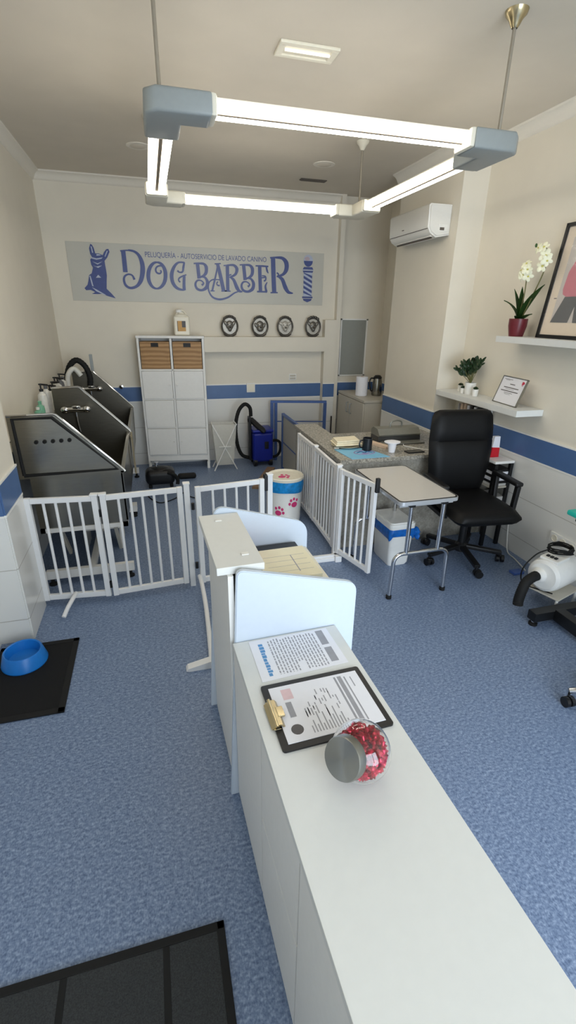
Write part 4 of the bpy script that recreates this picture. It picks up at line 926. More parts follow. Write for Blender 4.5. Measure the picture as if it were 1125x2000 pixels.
# ------------------------------------------------------------------ office chair
t = thing('office_chair', 'black high-backed office chair with armrests on a five-star base', 'chair', (2.19, 2.81, 0), math.radians(-6))
def cushion(prof, hw, k, edge=.05, nx=14):
    """closed pad: prof = list of (front point, back point) up/along the pad, hw = half width list"""
    s = mb(k); pts = []; rows = len(prof)
    for i, (a, b) in enumerate(prof):
        w = hw[i]
        ring = []
        for j in range(nx+1):
            u = -1+2*j/nx; e = max(0, (abs(u)-.72)/.28); sh = e*e*.5
            ring.append((u*w, a[0]+(b[0]-a[0])*sh, a[1]+(b[1]-a[1])*sh))
        for j in range(nx, -1, -1):
            u = -1+2*j/nx; e = max(0, (abs(u)-.72)/.28); sh = e*e*.5
            ring.append((u*w, b[0]+(a[0]-b[0])*sh, b[1]+(a[1]-b[1])*sh))
        pts += ring
    n = 2*(nx+1); f = []
    for i in range(rows-1):
        for j in range(n): f.append((i*n+j, i*n+(j+1) % n, (i+1)*n+(j+1) % n, (i+1)*n+j))
    f += [tuple(range(n-1, -1, -1)), tuple(range((rows-1)*n, rows*n))]
    vs, ff = s.add(pts, f); bmesh.ops.recalc_face_normals(s.bm, faces=ff); return s
# seat: rows run front (-y) to back (+y), each row (top point, bottom point) in (y,z)
seat = [((-.325, .452), (-.32, .43)), ((-.318, .478), (-.312, .414)), ((-.29, .496), (-.28, .404)), ((-.24, .505), (-.23, .402)), ((-.1, .507), (-.1, .408)), ((.1, .503), (.1, .412)), ((.2, .505), (.2, .42)), ((.225, .49), (.225, .43))]
cushion(seat, [.20, .235, .253, .262, .265, .258, .245, .22], 'black_leather').build('seat', t, sharp=60)
back = [((.215, .45), (.25, .45)), ((.19, .47), (.265, .46)), ((.175, .56), (.265, .55)), ((.165, .68), (.262, .68)), ((.18, .80), (.27, .80)), ((.197, .872), (.278, .87)), ((.205, .882), (.279, .882)), ((.199, .892), (.282, .892)), ((.205, .97), (.292, .97)), ((.222, 1.06), (.305, 1.06)), ((.24, 1.095), (.305, 1.09)), ((.262, 1.105), (.29, 1.104))]
cushion(back, [.195, .215, .235, .25, .258, .26, .259, .26, .256, .245, .225, .19], 'black_leather').build('backrest', t, sharp=60)
for sx in (-1, 1):
    x = sx*.282
    a = mb('black_plastic').box(x-.03, -.16, .628, x+.03, .16, .66, .012, 3).build('armrest', t)
    s = mb('black_plastic').obox((x, -.14, .63), (x-sx*.015, -.145, .43), .04, .03, (1, 0, 0), .006)
    s.obox((x, .13, .63), (x-sx*.02, .09, .43), .04, .03, (1, 0, 0), .006).obox((x-sx*.02, -.16, .43), (x-sx*.02, .10, .43), .04, .026, (0, 0, 1)).obox((x-sx*.02, 0, .415), (0, 0, .40), .06, .02)
    s.build('arm_support', a)
s = mb('steel_black').cyl((0, 0, .12), (0, 0, .28), .028, 18).cyl((0, 0, .28), (0, 0, .40), .015, 14).box(-.09, -.10, .385, .09, .12, .41, .006); s.build('gas_column', t)
mb('black_plastic').tube([(.06, -.02, .39), (.17, -.05, .375), (.21, -.06, .37)], .007, 8).build('lever', t)
base = mb('black_plastic').lathe([(0, .065), (.045, .07), (.045, .125), (.03, .14), (0, .14)], n=20)
A0 = math.atan2(-.303, -.057)+math.radians(6)
for k in range(5):
    a = A0+2*PI*k/5; d = Vector((cos(a), sin(a), 0))
    base.obox(d*.03+Vector((0, 0, .108)), d*.30+Vector((0, 0, .082)), .046, .03, bev=.007)
b = base.build('star_base', t)
for k in range(5):
    a = A0+2*PI*k/5; d = Vector((cos(a), sin(a), 0)); q = Vector((-d.y, d.x, 0)); p = d*.30+q*.012
    s = mb('black_plastic')
    for e in (-.018, .018): s.cyl((p.x+d.x*(e-.011), p.y+d.y*(e-.011), .028), (p.x+d.x*(e+.011), p.y+d.y*(e+.011), .028), .028, 16)
    s.cyl((d.x*.29, d.y*.29, .045), (d.x*.29, d.y*.29, .085), .012, 10).box(p.x-.018, p.y-.018, .03, p.x+.018, p.y+.018, .058, .006); s.build('caster', t)

# ------------------------------------------------------------------ printer stand behind the chair
t = thing('document_rack', 'white rack of papers on black legs behind the office chair', 'rack', (2.565, 3.035, 0))
for x in (-.07, .07):
    for y in (-.08, .10): mb('steel_black').box(x-.013, y-.013, 0, x+.013, y+.013, .70).build('leg', t)
for z in (.28, .50): mb('cabinet_grey').box(-.083, -.09, z, .083, .115, z+.014).build('shelf', t)
mb('white_plastic').box(-.088, -.095, .70, .088, .118, .722, .005).build('top', t)
for i, (z, k, h) in enumerate(((.5145, 'magazine_grey', .02), (.535, 'black_plastic', .022), (.5575, 'paper_white', .025), (.583, 'black_plastic', .025), (.6085, 'paper_white', .022), (.631, 'black_plastic', .016))):
    tag(mb(k).box(2.488+.004*(i % 2), 2.955, z, 2.64+.003*(i % 3), 3.135, z+h, .002).build('magazine', loc=(2.545, 3.04, z)), ('pale grey magazine at the bottom of the pile in the rack behind the chair', 'black folder second from the bottom in the rack behind the chair', 'white paper wad between two black folders in the rack behind the chair', 'black folder in the middle of the pile behind the chair', 'white paper wad under the top folder behind the chair', 'black folder on top of the pile behind the chair')[i], 'folder', 'folders in the rack behind the chair')
tag(mb('magazine_grey').box(2.49, 2.96, .2945, 2.64, 3.125, .42, .002).build('file_box', loc=(2.545, 3.04, .2945)), 'grey file box on the lower shelf of the rack behind the chair', 'box')
t = thing('snack_packet', 'red and white packet standing on the rack behind the office chair', 'packet', (2.55, 3.075, .7225))
mb('red_plastic').prism([(-.035, 0), (.04, 0), (.036, .075), (-.03, .08)], 'y', -.018, .018).build('lower_half', t); mb('paper_white').prism([(-.03, .08), (.036, .075), (.028, .165), (-.022, .165)], 'y', -.014, .014).build('upper_half', t)
t = thing('file_organiser', 'wall rack of pale and black files hung under the low shelf behind the chair', 'file rack', (2.60, 3.40, .86))
mb('magazine_grey').box(-.055, -.10, .0, .055, .22, .012).box(-.055, -.10, 0, .055, -.095, .19).box(-.055, .215, 0, .055, .22, .19).build('tray', t)
for i, k in enumerate(('beige_card', 'beige_card', 'paper_white', 'black_plastic', 'paper_white', 'black_plastic')):
    y0 = .16-i*.046
    tag(mb(k).box(2.55, 3.40+y0, .8725, 2.648, 3.40+y0+.03, 1.055+.008*(i % 2), .002).build('file', loc=(2.6, 3.415+y0, .8725)), 'one of the pale and dark files upright in the rack under the low shelf', 'file', 'files under the low shelf')

# ------------------------------------------------------------------ shelves on the right wall
tag(mb('white_lacquer').box(2.445, 2.79, 1.095, XR-.001, 3.835, 1.14, .002).build('wall_shelf', loc=(2.56, 3.3, 1.095)), 'low white wall shelf carrying small plants and a framed certificate', 'shelf')
tag(mb('white_lacquer').box(2.47, 1.6, 1.578, XR-.001, 3.18, 1.62, .002).build('wall_shelf', loc=(2.57, 2.4, 1.578)), 'high white wall shelf carrying the orchid and the picture', 'shelf')
SZ = 1.1405
def pot(x, y, r, h, label, cat='plant', kind='tuft', name='potted_plant', potm='white_plastic'):
    t = thing(name, label, cat, (x, y, SZ), group='small plants on the low shelf')
    mb(potm).lathe([(0, 0), (r*.85, 0), (r, h*.95), (r, h), (r*.88, h), (r*.86, h*.9), (0, h*.9)], n=24).build('pot', t)
    mb('soil').lathe([(r*.87, h*.92), (0, h*.95)], n=18).build('soil', t)
    s = mb('leaf_dark'); rr = random.Random(int(x*999+y*77))
    if kind == 'tuft':
        for i in range(26):
            a = rr.uniform(0, 2*PI); e = rr.uniform(.1, 1.2); d = Vector((cos(a)*sin(e), sin(a)*sin(e), cos(e)*.8))
            s.ell(Vector((0, 0, h*.95))+d*r*.7, r*.16, r*.16, r*.45, 6, 4, rot=Vector((0, 0, 1)).rotation_difference(d).to_matrix())
        s.build('leaves', t)
    else:
        st = mb('stem_green')
        for i in range(18):
            a = rr.uniform(0, 2*PI); e = rr.uniform(.1, 1.0); L = rr.uniform(.09, .17); d = Vector((cos(a)*sin(e), sin(a)*sin(e), cos(e)))
            p0 = Vector((0, 0, h*.9)); p1 = p0+d*L*.6+Vector((0, 0, .02)); p2 = p0+d*L+Vector((0, 0, .03))
            st.tube([p0, p1, p2], .0025, 6)
            for j in range(9):
                q = p1.lerp(p2, j/8) if j else p1; b = rr.uniform(0, 2*PI); dd = (d+Vector((cos(b), sin(b), rr.uniform(-.3, .6)))*.9).normalized()
                s.ell(q+dd*.02, .012, .003, .027, 6, 4, rot=Vector((0, 0, 1)).rotation_difference(dd).to_matrix())
        for q in (st, s):
            for v in q.bm.verts: v.co.x = min(v.co.x, XR-.012-x)
        st.build('stems', t); s.build('leaves', t)
    return t
pot(2.60, 3.70, .024, .05, 'tiny white pot with a dark tuft at the far left of the low shelf')
pot(2.555, 3.60, .022, .042, 'tiny white pot half hidden beside the large white pot')
pot(2.575, 3.535, .046, .095, 'bushy green plant in the large white pot on the low shelf', kind='bush')
pot(2.555, 3.43, .025, .055, 'tiny white pot with a green tuft right of the large white pot')
# certificate leaning back
t = thing('certificate_frame', 'silver-framed certificate with dark lines and a red crest on the low shelf', 'picture frame', (2.535, 3.05, SZ))
t.rotation_euler = (0, math.radians(18), math.radians(-6))
hw, hh = .15, .205
mb('paper_white').box(.002, -hw+.006, .006, .006, hw-.006, hh-.006).build('certificate', t)
s = mb('stainless').box(-.002, -hw, 0, .012, hw, .006).box(-.002, -hw, hh-.006, .012, hw, hh).box(-.002, -hw, 0, .012, -hw+.006, hh).box(-.002, hw-.006, 0, .012, hw, hh); s.build('frame', t)
mb('beige_card').box(.007, -hw+.004, .004, .011, hw-.004, hh-.004).build('backing', t)
s = mb('ink_dark')
for z, a, b, th in ((.182, .02, .12, .003), (.176, .05, .1, .002), (.148, -.03, .03, .006), (.122, -.09, .09, .006), (.112, -.04, .06, .002), (.096, -.1, .11, .006), (.084, -.04, .06, .003), (.075, -.02, .05, .002)):
    s.box(.0008, a, z, .0022, b, z+th)
s.build('printed_lines', t); s = mb('ink_red').box(.0008, -.12, .163, .0022, -.10, .185).box(.0008, -.128, .168, .0022, -.118, .18).box(.0008, -.118, .155, .0022, -.105, .16); s.build('crest', t)
# orchid
t = thing('orchid', 'white orchid with two flower stems in a burgundy pot on the high shelf', 'plant', (2.56, 3.085, 1.6205))
mb('pot_burgundy').lathe([(0, 0), (.048, 0), (.062, .07), (.063, .118), (.058, .118), (.055, .1), (0, .1)], n=28).build('pot', t); mb('soil').lathe([(.056, .102), (0, .108)], n=20).build('bark', t)
def leaf(d, L, wd, droop):
    s = mb('leaf_green'); n = 10; pts = []
    d = Vector(d).normalized(); side = d.cross(Vector((0, 0, 1))).normalized()
    for i in range(n+1):
        u = i/n; c = Vector((0, 0, .1))+Vector((d.x, d.y, 0))*L*u*(.35+.65*u)+Vector((0, 0, 1))*(L*d.z*u-droop*u*u); w = wd*sin(PI*min(1, .08+u*.95))**.7
        pts += [c-side*w, c-Vector((0, 0, .006)), c+side*w]
    s.add(pts, [(3*i+k, 3*i+k+1, 3*i+k+4, 3*i+k+3) for i in range(n) for k in (0, 1)])
    bmesh.ops.solidify(s.bm, geom=list(s.bm.faces), thickness=.0025); return s
for d, L, wd, dr in (((-.2, .7, 1.0), .25, .020, .06), ((-.1, .40, 1.2), .25, .022, .02), ((.0, .12, 1.2), .23, .024, .0), ((.02, -.65, .95), .32, .032, .03), ((-.15, -.95, .45), .17, .028, .02), ((-.4, -.35, .5), .14, .028, .06)):
    leaf(d, L, wd, dr).build('leaf', t)
st1 = smooth([(0, .01, .1), (-.005, -.015, .25), (.0, -.005, .36), (.0, .0, .44), (-.01, -.005, .475)], 6)
st2 = smooth([(0, -.02, .1), (.0, -.08, .24), (.0, -.135, .36), (.0, -.165, .46), (0, -.15, .53), (-.01, -.11, .565), (-.02, -.07, .56)], 6)
mb('stem_green').tube(st1, .004, 8).build('flower_stem', t); mb('stem_green').tube(st2, .004, 8).build('flower_stem', t)
fl_me = None
def flower(p, d, r):
    global fl_me
    s = mb('petal_white'); q = Vector((0, 0, 1)).rotation_difference(Vector(d)).to_matrix()
    for k in range(5):
        a = 2*PI*k/5+.3; wd_ = .55 if k in (0, 2) else .42
        s.ell(q @ Vector((cos(a)*r*.55, sin(a)*r*.55, .003)), r*.5, r*wd_*.8, r*.09, 10, 6, rot=q @ Matrix.Rotation(a, 3, 'Z'))
    s.m('petal_yellow').ell(q @ Vector((0, -r*.1, r*.16)), r*.16, r*.2, r*.16, 8, 6)
    o = s.build('flower', t); o.location = p
for p, d, r in (((-.03, .0, .40), (-.8, -.4, .1), .036), ((-.025, .03, .425), (-.7, .3, .3), .036), ((-.03, -.03, .43), (-.8, -.5, .2), .036), ((-.02, .0, .465), (-.6, -.1, .6), .036), ((-.02, .035, .39), (-.7, .6, -.2), .04), ((-.02, -.035, .39), (-.7, -.6, -.2), .038),
                ((-.03, -.165, .44), (-.8, -.3, .1), .04), ((-.03, -.175, .50), (-.7, -.5, .2), .042), ((-.03, -.145, .55), (-.7, -.2, .5), .038), ((-.03, -.10, .55), (-.8, .2, .2), .034), ((-.03, -.195, .47), (-.6, -.7, .0), .036)):
    flower(p, d, r)
mb('leaf_green').ell((-.025, -.065, .57), .008, .008, .013, 8, 6).build('bud', t)
# framed picture
t = thing('framed_picture', 'black-framed fashion picture of a figure in pink top and black trousers on the high shelf', 'picture', (2.585, 2.66, 1.6205))
t.rotation_euler = (0, math.radians(6), math.radians(0))
FWd, FH = .25, .69
s = mb('frame_black').box(-.01, -FWd, 0, .014, FWd, .022).box(-.01, -FWd, FH-.022, .014, FWd, FH).box(-.01, -FWd, 0, .014, -FWd+.02, FH).box(-.01, FWd-.02, 0, .014, FWd, FH); s.build('frame', t)
mb('art_paper').box(.004, -FWd+.02, .022, .008, FWd-.02, FH-.022).build('passepartout', t)
s = mb('art_grey').box(.0015, -.165, .10, .0041, .165, FH-.085); s.build('print_background', t)
def art(k, poly, x=.0008): return mb(k).prism(poly, 'x', x-.0006, x+.0008)
art('art_pink', [(.125, .27), (.135, .30), (.128, .40), (.09, .48), (.05, .51), (-.05, .51), (-.11, .47), (-.14, .38), (-.13, .27), (-.06, .24), (.06, .24)]).build('pink_top', t)
art('art_black', [(.10, .255), (.165, .10), (.02, .10), (.0, .20), (-.02, .10), (-.15, .10), (-.10, .255)], .0006).build('black_trousers', t)
art('art_skin', [(.03*cos(a), .545+.04*sin(a)) for a in [2*PI*k/18 for k in range(18)]]).build('head', t)
mb('ink_dark').box(.0009, .17, .245, .0038, .19, .25).build('signature', t)
mb('clear_pane').box(-.004, -FWd+.02, .022, -.0022, FWd-.02, FH-.022).build('glazing', t)

# wall socket strip and cord
t = thing('socket_strip', 'white four-gang socket strip on the right wall above the white blower', 'socket', (XR-.008, 2.30, .262))
mb('white_plastic').box(-.014, -.16, 0, 0, .16, .078, .004).build('plate', t)
for k in range(4):
    y = .115-k*.077; mb('cream_plastic').lathe([(.026, .0), (.026, .004), (.021, .004), (.019, .001), (0, .001)], (-.0135, y, .039), 20, (-1, 0, 0)).build('outlet', t)
tag(mb('white_plastic').tube(smooth([(2.656, 2.89, .36), (2.652, 2.87, .2), (2.648, 2.84, .06), (2.62, 2.78, .006), (2.60, 2.68, .006), (2.58, 2.60, .006), (2.55, 2.50, .006)], 8), .005, 8).build('power_cord', loc=(2.6, 2.8, .006)), 'beige cord running down the right wall to the floor behind the chair', 'cord')
tag(mb('packet_blue').box(2.42, 2.46, 0.0, 2.51, 2.52, .02, .005).build('packet', loc=(2.46, 2.49, 0)), 'small blue packet on the floor beside the right wall', 'packet')

# ------------------------------------------------------------------ white blower on its low stand
t = thing('dryer_stand', 'low white metal stand under the white blower', 'stand', (2.41, 2.13, 0))
ST = .115
a2 = math.atan2(.24, -.08)                                   # direction of the stand's left edge
def loc2(u, v): return (u*cos(math.radians(18))+v*sin(math.radians(18))*-1, u*sin(math.radians(18))+v*cos(math.radians(18)))
hx, hy = .13, .125
s = mb('cabinet_grey'); s.mx = Matrix.Rotation(math.radians(18), 4, 'Z'); tt = MB().m('cabinet_grey'); tt.box(-hx, -hy, ST-.012, hx, hy, ST, .003); s.merge(tt); s.build('tray', t)
for u in (-hx+.015, hx-.015):
    for v in (-hy+.015, hy-.015):
        x, y = loc2(u, v); mb('white_plastic').cyl((x, y, 0), (x, y, ST-.012), .009, 10).build('leg', t)
t = thing('dog_dryer', 'white blower with a bent black hose and coiled cord on the low stand', 'blower', (2.40, 2.125, ST+.0005), math.radians(18))
s = mb('white_plastic'); s.lathe([(.0, -.135), (.085, -.135), (.105, -.12), (.112, -.09), (.115, .09), (.11, .115), (.09, .13), (0, .13)], (0, 0, .118), 28, (1, 0, 0))
s.build('housing', t)
mb('white_plastic').lathe([(.05, .10), (.046, .155), (.036, .175), (.0, .175)], (0, .02, .12), 22, (-1, 0, 0)).build('nozzle_collar', t)
mb('white_plastic').box(-.11, -.06, .21, .04, .06, .235, .01, 2).build('control_panel', t)
for k in range(3): mb('black_plastic').box(-.085, -.034+k*.025, .233, -.06, -.016+k*.025, .243, .003).build('switch', t)
hp = smooth([(-.165, .02, .12), (-.20, .02, .125), (-.255, .03, .10), (-.285, .03, .05), (-.30, .03, -.015), (-.305, .025, -.05)], 8)
mb('black_rubber').tube(hp, [.030+.002*(i % 2) for i in range(len(hp))], 12).build('hose', t)
cp = []
for k in range(90):
    a = 2*PI*k/18; cp.append((.06+(.085-.003*(k % 7))*cos(a), .02+(.06+.004*(k % 5))*sin(a), .236+.0042*(k/18)*1.6+.004*sin(k*.7)))
mb('black_rubber').tube(cp, .005, 6).build('cord', t)
mb('black_rubber').tube(smooth([(-.02, .06, .25), (-.10, .09, .22), (-.16, .12, .12), (-.15, .10, .02), (-.10, -.02, .006), (-.13, -.08, .03)], 7), .0045, 6).build('cord', t)

# ------------------------------------------------------------------ grooming table with teal top (right edge)
t = thing('lift_table', 'grooming table with a teal top and black metal base at the right edge', 'table', (2.35, 1.45, 0), world=True)
mb('teal_top').box(2.095, 1.02, .765, 2.64, 1.875, .795, .01, 2).build('table_top', t)
mb('steel_black').box(2.13, 1.06, .735, 2.60, 1.84, .764, .003).build('top_frame', t)
s = mb('steel_black').box(2.10, 1.90, .035, 2.62, 1.965, .095, .004).box(2.235, 1.0, .035, 2.30, 1.90, .11, .004).box(2.10, .93, .035, 2.62, 1.0, .095, .004).box(2.50, 1.0, .035, 2.56, 1.90, .10, .004); s.build('base_frame', t)
mb('steel_black').obox((2.40, 1.10, .1), (2.40, 1.76, .735), .05, .03, (1, 0, 0)).build('lift_arm', t); mb('steel_black').obox((2.44, 1.76, .1), (2.44, 1.10, .735), .05, .03, (1, 0, 0)).build('lift_arm', t)
for x in (2.125, 2.595):
    for y in (.965, 1.932):
        f = mb('black_rubber').lathe([(0, 0), (.026, 0), (.026, .014), (.01, .018)], (x, y, 0), 16); f.m('chrome').lathe([(.01, .016), (.014, .02), (.014, .035)], (x, y, 0), 12); f.build('levelling_foot', t)

# ------------------------------------------------------------------ chrome stool (right edge)
t = thing('stool', 'rolling stool with a chrome star base and black casters at the right edge', 'stool', (1.965, 1.25, 0))
s = mb('chrome').lathe([(0, .07), (.035, .075), (.035, .11), (.02, .13), (0, .13)], n=20)
A0 = math.atan2(.11, -.14)
for k in range(5):
    a = A0+2*PI*k/5; s.tube([(cos(a)*.03, sin(a)*.03, .095), (cos(a)*.12, sin(a)*.12, .092), (cos(a)*.175, sin(a)*.175, .068)], [.017, .015, .014], 12)
s.build('star_base', t)
for k in range(5):
    a = A0+2*PI*k/5; p = Vector((cos(a), sin(a), 0))*.175; q = Vector((-sin(a), cos(a), 0))*(.012 if k else .03)
    c = mb('black_plastic'); p2 = p+q
    d = Vector((cos(a+.6), sin(a+.6), 0))
    for e in (-.014, .014): c.cyl((p2.x+d.x*(e-.009), p2.y+d.y*(e-.009), .026), (p2.x+d.x*(e+.009), p2.y+d.y*(e+.009), .026), .026, 18)
    c.m('chrome').cyl((p.x, p.y, .04), (p.x, p.y, .075), .009, 10); c.build('caster', t)
mb('chrome').cyl((0, 0, .12), (0, 0, .44), .014, 14).build('column', t)
mb('black_leather').lathe([(0, .44), (.13, .44), (.155, .46), (.155, .49), (.13, .51), (0, .515)], n=28).build('seat', t)

# ------------------------------------------------------------------ reception counter and desk
ANG = math.radians(2); O2 = Vector((.176, 1.288, 0))
def W(x, y, z=0): return (O2.x+x*cos(ANG)-y*sin(ANG), O2.y+x*sin(ANG)+y*cos(ANG), z)
CT = .73
t = thing('reception_counter', 'long low white counter running toward the viewer from the desk divider', 'counter', O2, ANG)
mb('white_lacquer').box(0, -2.0, CT-.022, .37, -.002, CT, .0025).build('worktop', t)
mb('white_matte').box(.016, -1.99, 0, .365, -.006, CT-.022).build('carcass', t)
for y0, y1 in ((-.372, -.006), (-1.02, -.702), (-1.35, -1.024), (-1.68, -1.354), (-1.99, -1.684)):
    mb('white_matte').box(.002, y0, .02, .017, y1, CT-.025, .0025).build('front_panel', t)
for z0, z1 in ((.02, .386), (.392, CT-.025)): mb('white_matte').box(.002, -.697, z0, .017, -.377, z1, .0025).build('front_panel', t)

t = thing('reception_desk', 'white desk between two tall rounded dividers with a raised ledge', 'desk', O2, ANG)
def rpoly(poly, r):
    out = []; n = len(poly)
    for i, p in enumerate(poly):
        a, b, c = Vector(poly[i-1]), Vector(p), Vector(poly[(i+1) % n]); rr = r[i]
        if rr <= 0: out.append(tuple(b)); continue
        u, v = (a-b).normalized(), (c-b).normalized()
        for k in range(7):
            s_ = k/6; q = (b+u*rr)*(1-s_)**2+b*2*s_*(1-s_)+(b+v*rr)*s_**2; out.append(tuple(q))
    return out
nd = rpoly([(-.026, 0), (.022, 1.004), (.446, .888), (.446, 0)], [0, .03, .04, 0])
fd = rpoly([(-.03, 0), (.025, 1.035), (.432, .915), (.432, 0)], [0, .06, .06, 0])
def divider(poly, y0, y1):
    s = mb('acrylic_white').prism(poly, 'y', y0, y1)
    es = [e for e in s.bm.edges if abs(e.verts[0].co.y-e.verts[1].co.y) < 1e-5]
    bmesh.ops.bevel(s.bm, geom=es, offset=.003, segments=2, affect='EDGES')
    for f in s.bm.faces: f.material_index = 0
    return s.build('divider', t)
divider(nd, .001, .022); divider(fd, .48, .502)
mb('white_lacquer').box(-.036, .035, .972, .122, .475, 1.0, .003).build('ledge', t)
mb('white_matte').box(-.003, .023, 0, .015, .479, .972).box(.095, .023, .79, .11, .479, .972).build('front_panel', t)
mb('cream_plastic').box(.015, .023, .775, .425, .479, .80, .002).build('desk_top', t)
mb('white_plastic').box(.02, .40, 1.0, .045, .412, 1.004, .001).build('screw_cap', t); mb('white_plastic').box(.06, .10, 1.0, .085, .118, 1.004, .001).build('screw_cap', t)
DZ = .8005
tag(mb('black_plastic').box(.17, .40, 0, .37, .465, .038, .003).build('folder', rotz=ANG), 'black folder lying against the far divider on the desk', 'folder')
bpy.data.objects['folder'].location = W(0, 0, DZ)
tag(mb('black_plastic').box(.17, .12, 0, .385, .385, .03, .004).build('binder', rotz=ANG), 'black binder lying under the cream planner on the desk', 'binder')
bpy.data.objects['binder'].location = W(0, 0, DZ)
t = thing('planner', 'open cream planner with faint writing on top of the black binder', 'notebook', W(0, 0, DZ+.0305), ANG)
mb('paper_cream').box(.165, .15, 0, .378, .39, .024, .003).build('pages', t)
s = mb('ink_grey')
rr = random.Random(3)
for i in range(4): s.box(.19, .20+i*.04, .0238, .36, .2012+i*.04, .0243)
s.box(.30, .19, .0238, .304, .32, .0243)
s.build('printed_lines', t)
tag(mb('pink_card').obox((.135, .47, 0), (.15, .30, 0), .006, .12, (0, 0, 1)).build('folder', rotz=ANG), 'pink folder standing upright beside the ledge on the desk', 'folder')
bpy.data.objects['folder.001'].location = W(0, 0, DZ+.06)

# ------------------------------------------------------------------ leaflet, clipboard
t = thing('leaflet', 'printed price leaflet with a blue title beside the divider on the counter', 'leaflet', W(0, 0, CT+.0004), ANG)
mb('paper_white').prism([(.052, -.012), (.33, -.012), (.335, -.196), (.05, -.208)], 'z', 0, .0012).build('sheet', t)
s = mb('ink_blue'); rr = random.Random(5)
y = -.035
while y > -.185:
    h = rr.uniform(.008, .014); wdt = rr.uniform(.010, .016); s.box(.078, y-h, .0012, .078+wdt, y, .0017); y -= h+.003
s.build('title', t)
s = mb('ink_grey')
for i in range(16):
    x = .112+i*.0105
    y = -.02-rr.uniform(0, .01); end = -.19
    if 6 < i < 9: end = -.15
    while y > end:
        L = rr.uniform(.006, .02); s.box(x, max(end, y-L), .0012, x+.0042, y, .0016); y -= L+.004
s.box(.285, -.095, .0012, .31, -.02, .0016).box(.285, -.18, .0012, .31, -.11, .0016); s.build('printed_text', t)
t = thing('clipboard', 'black clipboard with a brass clip holding a printed form', 'clipboard', W(.194, -.345, CT+.0004), ANG)
def rr4(hx, hy, r): return rrect(hx, hy, r, 4)
s = mb('black_plastic').prism(rr4(.156, .118, .008), 'z', 0, .006); s.build('board', t, sharp=25)
mb('paper_white').box(-.137, -.10, .006, .14, .10, .0075).build('form', t)
s = mb('ink_grey'); rr = random.Random(8)
for i in range(13):
    x = -.06+i*.0085
    for _ in range(2):
        y = rr.uniform(-.02, .07); s.box(x, y-rr.uniform(.006, .03), .0074, x+.003, y, .0078)
    s.box(x, -.085, .0074, x+.003, -.085+rr.uniform(.02, .06+.004*i if i < 11 else .05), .0078)
for x, w_, a, b in ((.063, .006, -.085, .09), (.074, .013, -.085, .09), (.094, .004, -.085, .085), (.112, .003, .04, .08)): s.box(x, a, .0074, x+w_, b, .0078)
s.box(-.105, -.02, .0074, -.088, .035, .0078); s.build('printed_text', t)
mb('ink_pink').box(-.105, .045, .0074, -.075, .085, .0078).build('printed_stamp', t)
mb('ink_dark').prism([(-.10+.017*cos(a), -.062+.017*sin(a)) for a in [2*PI*k/16 for k in range(16)]], 'z', .0074, .0078).build('printed_badge', t)
s = mb('brass').box(-.16, -.05, .0075, -.14, .05, .010, .001); s.prism([(-.165, .006), (-.15, .02), (-.135, .018), (-.128, .009), (-.132, .008), (-.14, .014), (-.15, .015), (-.16, .005)], 'y', -.045, .045).cyl((-.15, -.05, .016), (-.15, .05, .016), .005, 10).box(-.14, -.018, .014, -.12, .018, .020, .002); s.build('clip', t)

# ------------------------------------------------------------------ sweet jar
JL = W(.20, -.56, CT+.0006); RJ = .071
ax = Vector((-.81, -.42, .42)).normalized()
t = thing('sweet_jar', 'glass jar of red foil sweets with a brushed steel lid tilted sideways', 'jar', JL, ANG)
cz = .066; cj = Vector((0, 0, cz))
def jar_profile(R, th0):
    """revolved about the lid axis: closed sphere bottom, open neck"""
    pr = []; n = 22
    for i in range(n+1):
        th = PI-(PI-th0)*i/n; pr.append((max(0, R*sin(th)), R*cos(th)))
    pr[0] = (0, pr[0][1]); return pr
outer = jar_profile(RJ, math.radians(40)); rn = outer[-1][0]; hn = outer[-1][1]
inner = [(r*.965, z*.965) for r, z in outer]
pf = outer+[(rn*.98, hn+.012), (rn*.93, hn+.012)]+[(inner[-1][0]*.97, inner[-1][1]+.006)]+inner[::-1]
s = mb('glass').lathe(pf, cj, 40, ax)
for v in s.bm.verts: v.co.z = max(v.co.z, .0 if (v.co-cj).length > RJ*.975 else .003)
bmesh.ops.recalc_face_normals(s.bm, faces=s.bm.faces); s.build('glass_body', t, sharp=60)
# lid as its own frame so that its brushing runs round its own axis
lm = mb('lid_steel').lathe([(rn*1.0, -.012), (rn*1.06, -.01), (rn*1.06, .012), (rn*1.02, .0165), (0, .0165)], n=44)
lid = lm.build('lid', t); lid.rotation_mode = 'QUATERNION'; lid.rotation_quaternion = Vector((0, 0, 1)).rotation_difference(ax); lid.location = cj+ax*(hn+.012)
# sweets
cs = mb('candy_red').ell((0, 0, 0), .0078, .0078, .0105, 10, 6)
for v in cs.bm.verts: v.co += Vector((.0012*sin(v.co.z*900), .0012*cos(v.co.z*800), 0))
for e in (-1, 1): cs.lathe([(.002, e*.010), (.0035, e*.0125), (.007, e*.0185), (.0075, e*.019)], n=9)
for v in cs.bm.verts: v.co *= 1.0
first = cs.build('wrapped_sweet'); tag(first, 'red foil-wrapped sweet among the many inside the glass jar', 'sweet', 'red sweets in the jar')
rr = random.Random(12); placed = []; tries = 0
while len(placed) < 130 and tries < 60000:
    tries += 1
    p = Vector((rr.uniform(-1, 1), rr.uniform(-1, 1), rr.uniform(-1, .75)))*RJ
    R = RJ*.965-.0125
    if p.length > R or p.dot(ax) > hn-.018 or cz+p.z < .0165: continue
    if p.z > .028-.25*p.dot(Vector((ax.x, ax.y, 0))): continue
    if any((p-q).length < .0152 for q in placed): continue
    placed.append(p)
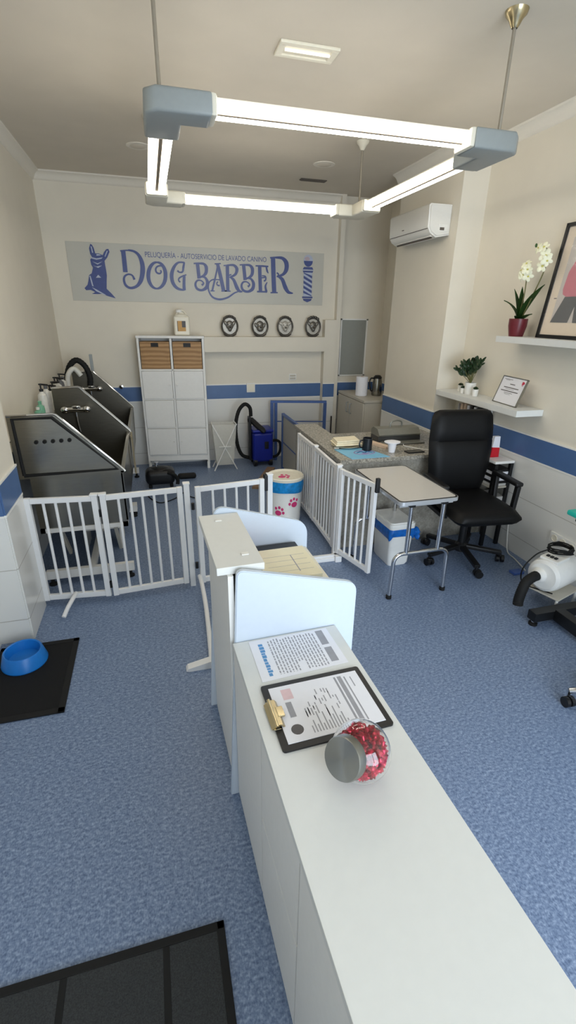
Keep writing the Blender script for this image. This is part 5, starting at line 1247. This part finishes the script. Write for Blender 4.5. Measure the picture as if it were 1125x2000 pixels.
for i, p in enumerate(placed):
    o = first if i == 0 else first.copy()
    if i: C.objects.link(o)
    q = Matrix.Rotation(ANG, 3, 'Z') @ (cj+p); o.location = Vector(JL)+q
    # keep the wrapped ends off the glass: lie tangentially
    nrm = p.normalized(); tg = nrm.cross(Vector((rr.uniform(-1, 1), rr.uniform(-1, 1), rr.uniform(-1, 1)))).normalized()
    o.rotation_mode = 'QUATERNION'; o.rotation_quaternion = Vector((0, 0, 1)).rotation_difference(Matrix.Rotation(ANG, 3, 'Z') @ tg)

# ------------------------------------------------------------------ mats and bowl on the floor
t = thing('door_mat', 'large black ribbed entrance mat in the lower left foreground', 'mat', (-.37, .58, 0), world=True)
mx0, mx1, my0, my1 = -.80, .06, .28, .88
mb('doormat_pile').box(mx0+.02, my0+.02, .0, mx1-.02, my1-.02, .008).build('pile', t)
s = mb('black_rubber').box(mx0, my0, 0, mx1, my0+.024, .011, .003).box(mx0, my1-.024, 0, mx1, my1, .011, .003).box(mx0, my0, 0, mx0+.024, my1, .011, .003).box(mx1-.024, my0, 0, mx1, my1, .011, .003); s.build('border', t)
for x in (-.397, -.115, -.675): mb('black_rubber').box(x-.01, my0+.024, .004, x+.01, my1-.024, .0095, .002).build('rib', t)
t = thing('feeding_mat', 'flat black rubber mat by the left wall under the blue bowl', 'mat', (-.75, 2.18, 0), world=True)
mb('mat_black').box(-.925, 1.93, 0, -.57, 2.44, .006).build('pile', t)
s = mb('black_rubber').box(-.95, 1.90, 0, -.545, 1.932, .009, .003).box(-.95, 2.438, 0, -.545, 2.47, .009, .003).box(-.95, 1.90, 0, -.918, 2.47, .009, .003).box(-.577, 1.90, 0, -.545, 2.47, .009, .003); s.build('border', t)
tag(mb('bowl_blue').lathe([(.0, .0), (.112, 0), (.114, .006), (.096, .072), (.091, .078), (.085, .074), (.074, .025), (0, .02)], n=44).build('pet_bowl', loc=(0, 0, 0)), 'bright blue round pet bowl on the black mat', 'bowl')
bpy.data.objects['pet_bowl'].location = (-.80, 2.325, .0065)
